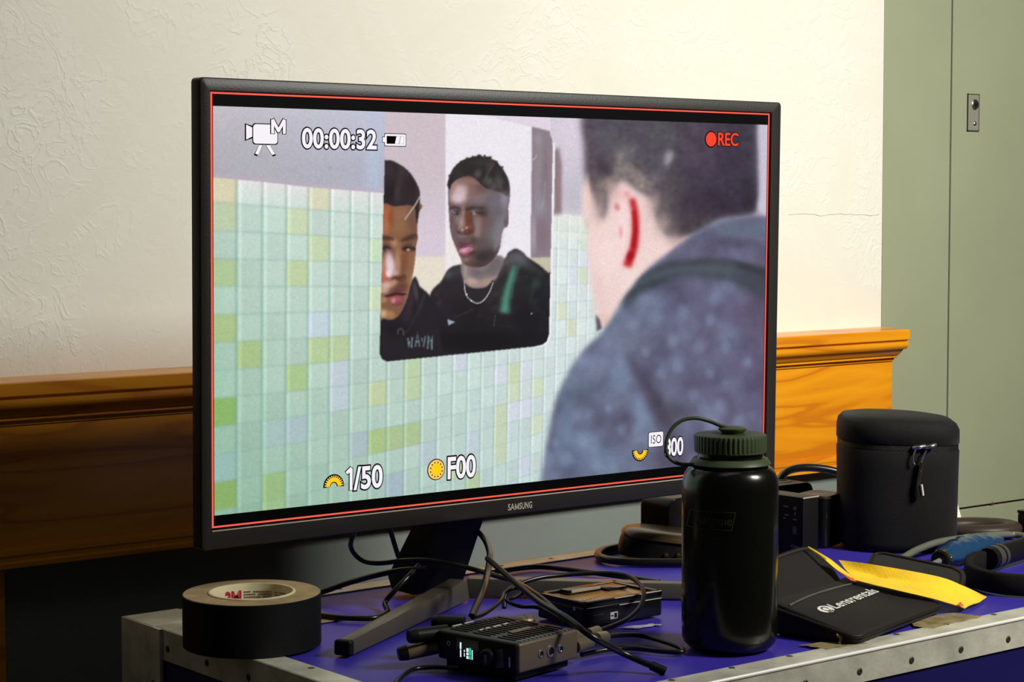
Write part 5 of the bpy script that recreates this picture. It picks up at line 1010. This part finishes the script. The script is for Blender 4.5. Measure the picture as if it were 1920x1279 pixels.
e_ = bmesh.new(); ringp = [EP @ Vector((.046*math.cos(a), .030*math.sin(a), 0)) for a in [2*math.pi*i/36 for i in range(36)]]; tube(e_, ringp, .0115, 14, 1, closed=True, smooth=False, flat=.72); link('cushion', e_, mat('brown_black_leatherette', (.035, .024, .017), .42), ep, 70)
e_ = bmesh.new(); prism(e_, [(.044*math.cos(a), .028*math.sin(a)) for a in [2*math.pi*i/32 for i in range(32)]], .004, EP @ Matrix.Translation((0, 0, -.007))); link('pad_floor', e_, BLK, ep, 0)
wb = root('white_adapter', (2.040, 1.722, 0), 'small white plastic plug adapter on the case edge behind the tall pouch', 'adapter')
WA = frame((2.035, 1.722, 0), -20)
w_ = bmesh.new(); prism(w_, [(-.016, 0), (.016, 0), (.010, .020), (-.012, .020)], .026, WA @ Matrix(((1, 0, 0, 0), (0, 0, -1, .013), (0, 1, 0, .0008), (0, 0, 0, 1))), .002); link('body', w_, mat('ivory_plastic', (.78, .70, .55), .45), wb, 40)
w_ = bmesh.new(); box(w_, -.009, .007, -.008, .008, .0205, .0420, WA, .002); link('clear_top', w_, mat('frosted_clear', (.40, .43, .36), .3, trans=.3), wb, 40)
kb_ = root('dark_gear_box', (2.030, 1.580, 0), 'black box cut off by the right edge of the photo', 'box')
link('body', B(2.0255, 2.052, 1.560, 1.600, .0010, .0245, frame(), .002), BLK, kb_, 40)
link('lid', B(2.0250, 2.0525, 1.5595, 1.6005, .0245, .0285, frame(), .0012), BLK_G, kb_, 40)

# ---- cables
def cable(name, P, r, label, m=RUB, ends=None, flat=1.0):
    rt = root(name, (P[0][0], P[0][1], 0), label, 'cable')
    bm = bmesh.new(); tube(bm, P, r, 10, 7, flat=flat); link('sheath', bm, m, rt, 70)
    for (i, em, er, el) in (ends or []):
        a = Vector(P[i]); b = Vector(P[i+1 if i == 0 else i-1]); d = (a-b).normalized(); e = bmesh.new(); tube(e, [a-d*el*.5, a+d*el*.5], er, 14, 1, smooth=False); link('plug', e, em, rt, 40)
    return rt
cable('arched_cable', [(1.0914, 1.6785, .09), (1.1050, 1.7100, .066), (1.1200, 1.7150, .050), (1.1302, 1.7000, .047), (1.1523, 1.6855, .049), (1.1705, 1.6687, .05), (1.1871, 1.6496, .047), (1.2033, 1.6300, .042), (1.2059, 1.5986, .04), (1.2011, 1.559, .04), (1.1594, 1.4704, .045), (1.1359, 1.4132, .042), (1.1320, 1.3980, .0355)], .0026, 'grey-edged black cable arching from behind the screen over the stand neck to the transmitter')
cable('strap_cable', [(1.2300, 1.6620, .075), (1.2300, 1.6480, .066), (1.2120, 1.6170, .058), (1.1821, 1.5811, .048), (1.1418, 1.534, .044), (1.0952, 1.4823, .042), (1.0700, 1.4550, .0400)], .0034, 'thick black cable dropping from the stand neck to the back of the transmitter', flat=.75)
cable('stiff_cable', [(1.1853, 1.5853, .062), (1.1755, 1.5496, .056), (1.1523, 1.4899, .052), (1.124, 1.4217, .0505), (1.1105, 1.3666, .0470), (1.1119, 1.3352, .036), (1.1481, 1.3344, .016), (1.1679, 1.3113, .0042)], .0030, 'stiff black cable crossing diagonally over the transmitter down to the case front', ends=[(-1, BLK, .0042, .014)])
cable('small_loop_cable', [(1.0700, 1.4540, .0385), (1.0989, 1.4733, .036), (1.1428, 1.5084, .036), (1.1652, 1.531, .038), (1.1818, 1.5357, .04), (1.1813, 1.519, .04), (1.1662, 1.5163, .036), (1.1568, 1.5167, .034), (1.1618, 1.5022, .03), (1.1863, 1.5046, .025), (1.1862, 1.4718, .020), (1.1787, 1.4347, .018)], .0019, 'thin black cable curled in a small loop behind the transmitter')
cable('charger_loop_cable', [(1.1989, 1.5762, .012), (1.21, 1.5850, .026), (1.2459, 1.5888, .0335), (1.2811, 1.5809, .035), (1.309, 1.5634, .036), (1.3238, 1.5405, .036), (1.3161, 1.5086, .034), (1.2978, 1.4787, .030), (1.276, 1.4594, .022), (1.2434, 1.439, .018), (1.2079, 1.4208, .0185), (1.1700, 1.4035, .0205)], .0024, 'black cable making a wide ring over the battery charger', ends=[(-1, mat('gold_grey_connector', (.42, .34, .22), .3, metal=.8), .0048, .020)])
cable('back_edge_cable', [(1.3373, 1.7727, .004), (1.3895, 1.7719, .0036), (1.4095, 1.7393, .0036), (1.421, 1.6971, .0036), (1.4323, 1.6559, .0036), (1.4400, 1.6150, .0036)], .0030, 'black cable lying along the back of the case behind the charger')
cable('front_loop_cable', [(1.1660, 1.3880, .0185), (1.1989, 1.401, .0145), (1.2300, 1.4160, .008), (1.2450, 1.4150, .0045), (1.2470, 1.3919, .0034), (1.2420, 1.3658, .0034), (1.2314, 1.3500, .0034), (1.2181, 1.3634, .0034), (1.2050, 1.3900, .0034), (1.1819, 1.3990, .0034), (1.1521, 1.3985, .0034)], .0024, 'black cable looping on the blue top between transmitter and bottle', ends=[(0, mat('bright_connector', (.60, .54, .42), .25, metal=.9), .0058, .018)])
cable('front_left_cable', [(1.0300, 1.4190, .0045), (1.0152, 1.4380, .0040), (.9988, 1.4440, .0036), (.9744, 1.4274, .0034), (.9484, 1.3990, .0034), (.935, 1.36, .0034)], .0020, 'thin black cable leaving the transmitter toward the front left edge')
cable('tape_side_cable', [(1.050, 1.7850, .0040), (1.0994, 1.7700, .0085), (1.1232, 1.7465, .020), (1.1386, 1.7196, .030), (1.159, 1.7006, .036), (1.1813, 1.6846, .038)], .0030, 'dark cable rising from behind the tape roll to the stand')
cable('shadowed_loop_cable', [(1.179, 1.6957, .040), (1.1571, 1.6863, .030), (1.1415, 1.6868, .018), (1.1343, 1.6918, .0065), (1.1172, 1.6625, .0040), (1.0918, 1.6495, .0036), (1.0700, 1.6680, .0036), (1.0560, 1.7000, .0036)], .0028, 'dark cable hanging left of the stand neck and looping on the case in shadow')
cable('hanging_cable', [(1.135, 1.672, .120), (1.1372, 1.690, .095), (1.150, 1.7000, .070), (1.1600, 1.7050, .050)], .0026, 'black cable hanging from under the screen just left of the stand neck')
cable('pouch_cable', [(1.5950, 1.8050, .0050), (1.5600, 1.8070, .0050), (1.5165, 1.8000, .0050), (1.4900, 1.7780, .0050), (1.4800, 1.7480, .0050), (1.4950, 1.7180, .0050), (1.5300, 1.6880, .0050), (1.5700, 1.6620, .0050)], .0046, 'thick dark cable looped around the brown-sheened dome-topped accessory')
cable('wall_cable', [(1.800, 1.8000, .0560), (1.835, 1.8150, .0700), (1.875, 1.8150, .0720), (1.915, 1.8000, .0640), (1.945, 1.7750, .0450)], .0052, 'thick black cable bowing from the power supply behind the tall pouch')
cable('grey_cable', [(1.6950, 1.5300, .0045), (1.7400, 1.5400, .0060), (1.7804, 1.5500, .0110), (1.8242, 1.5548, .0150), (1.8758, 1.558, .0140), (1.935, 1.5663, .0100), (1.9784, 1.5727, .0060), (1.9860, 1.5571, .0048)], .0042, 'smooth grey cable curving past the blue plastic at the right', mat('grey_green_cable', (.115, .12, .085), .30))
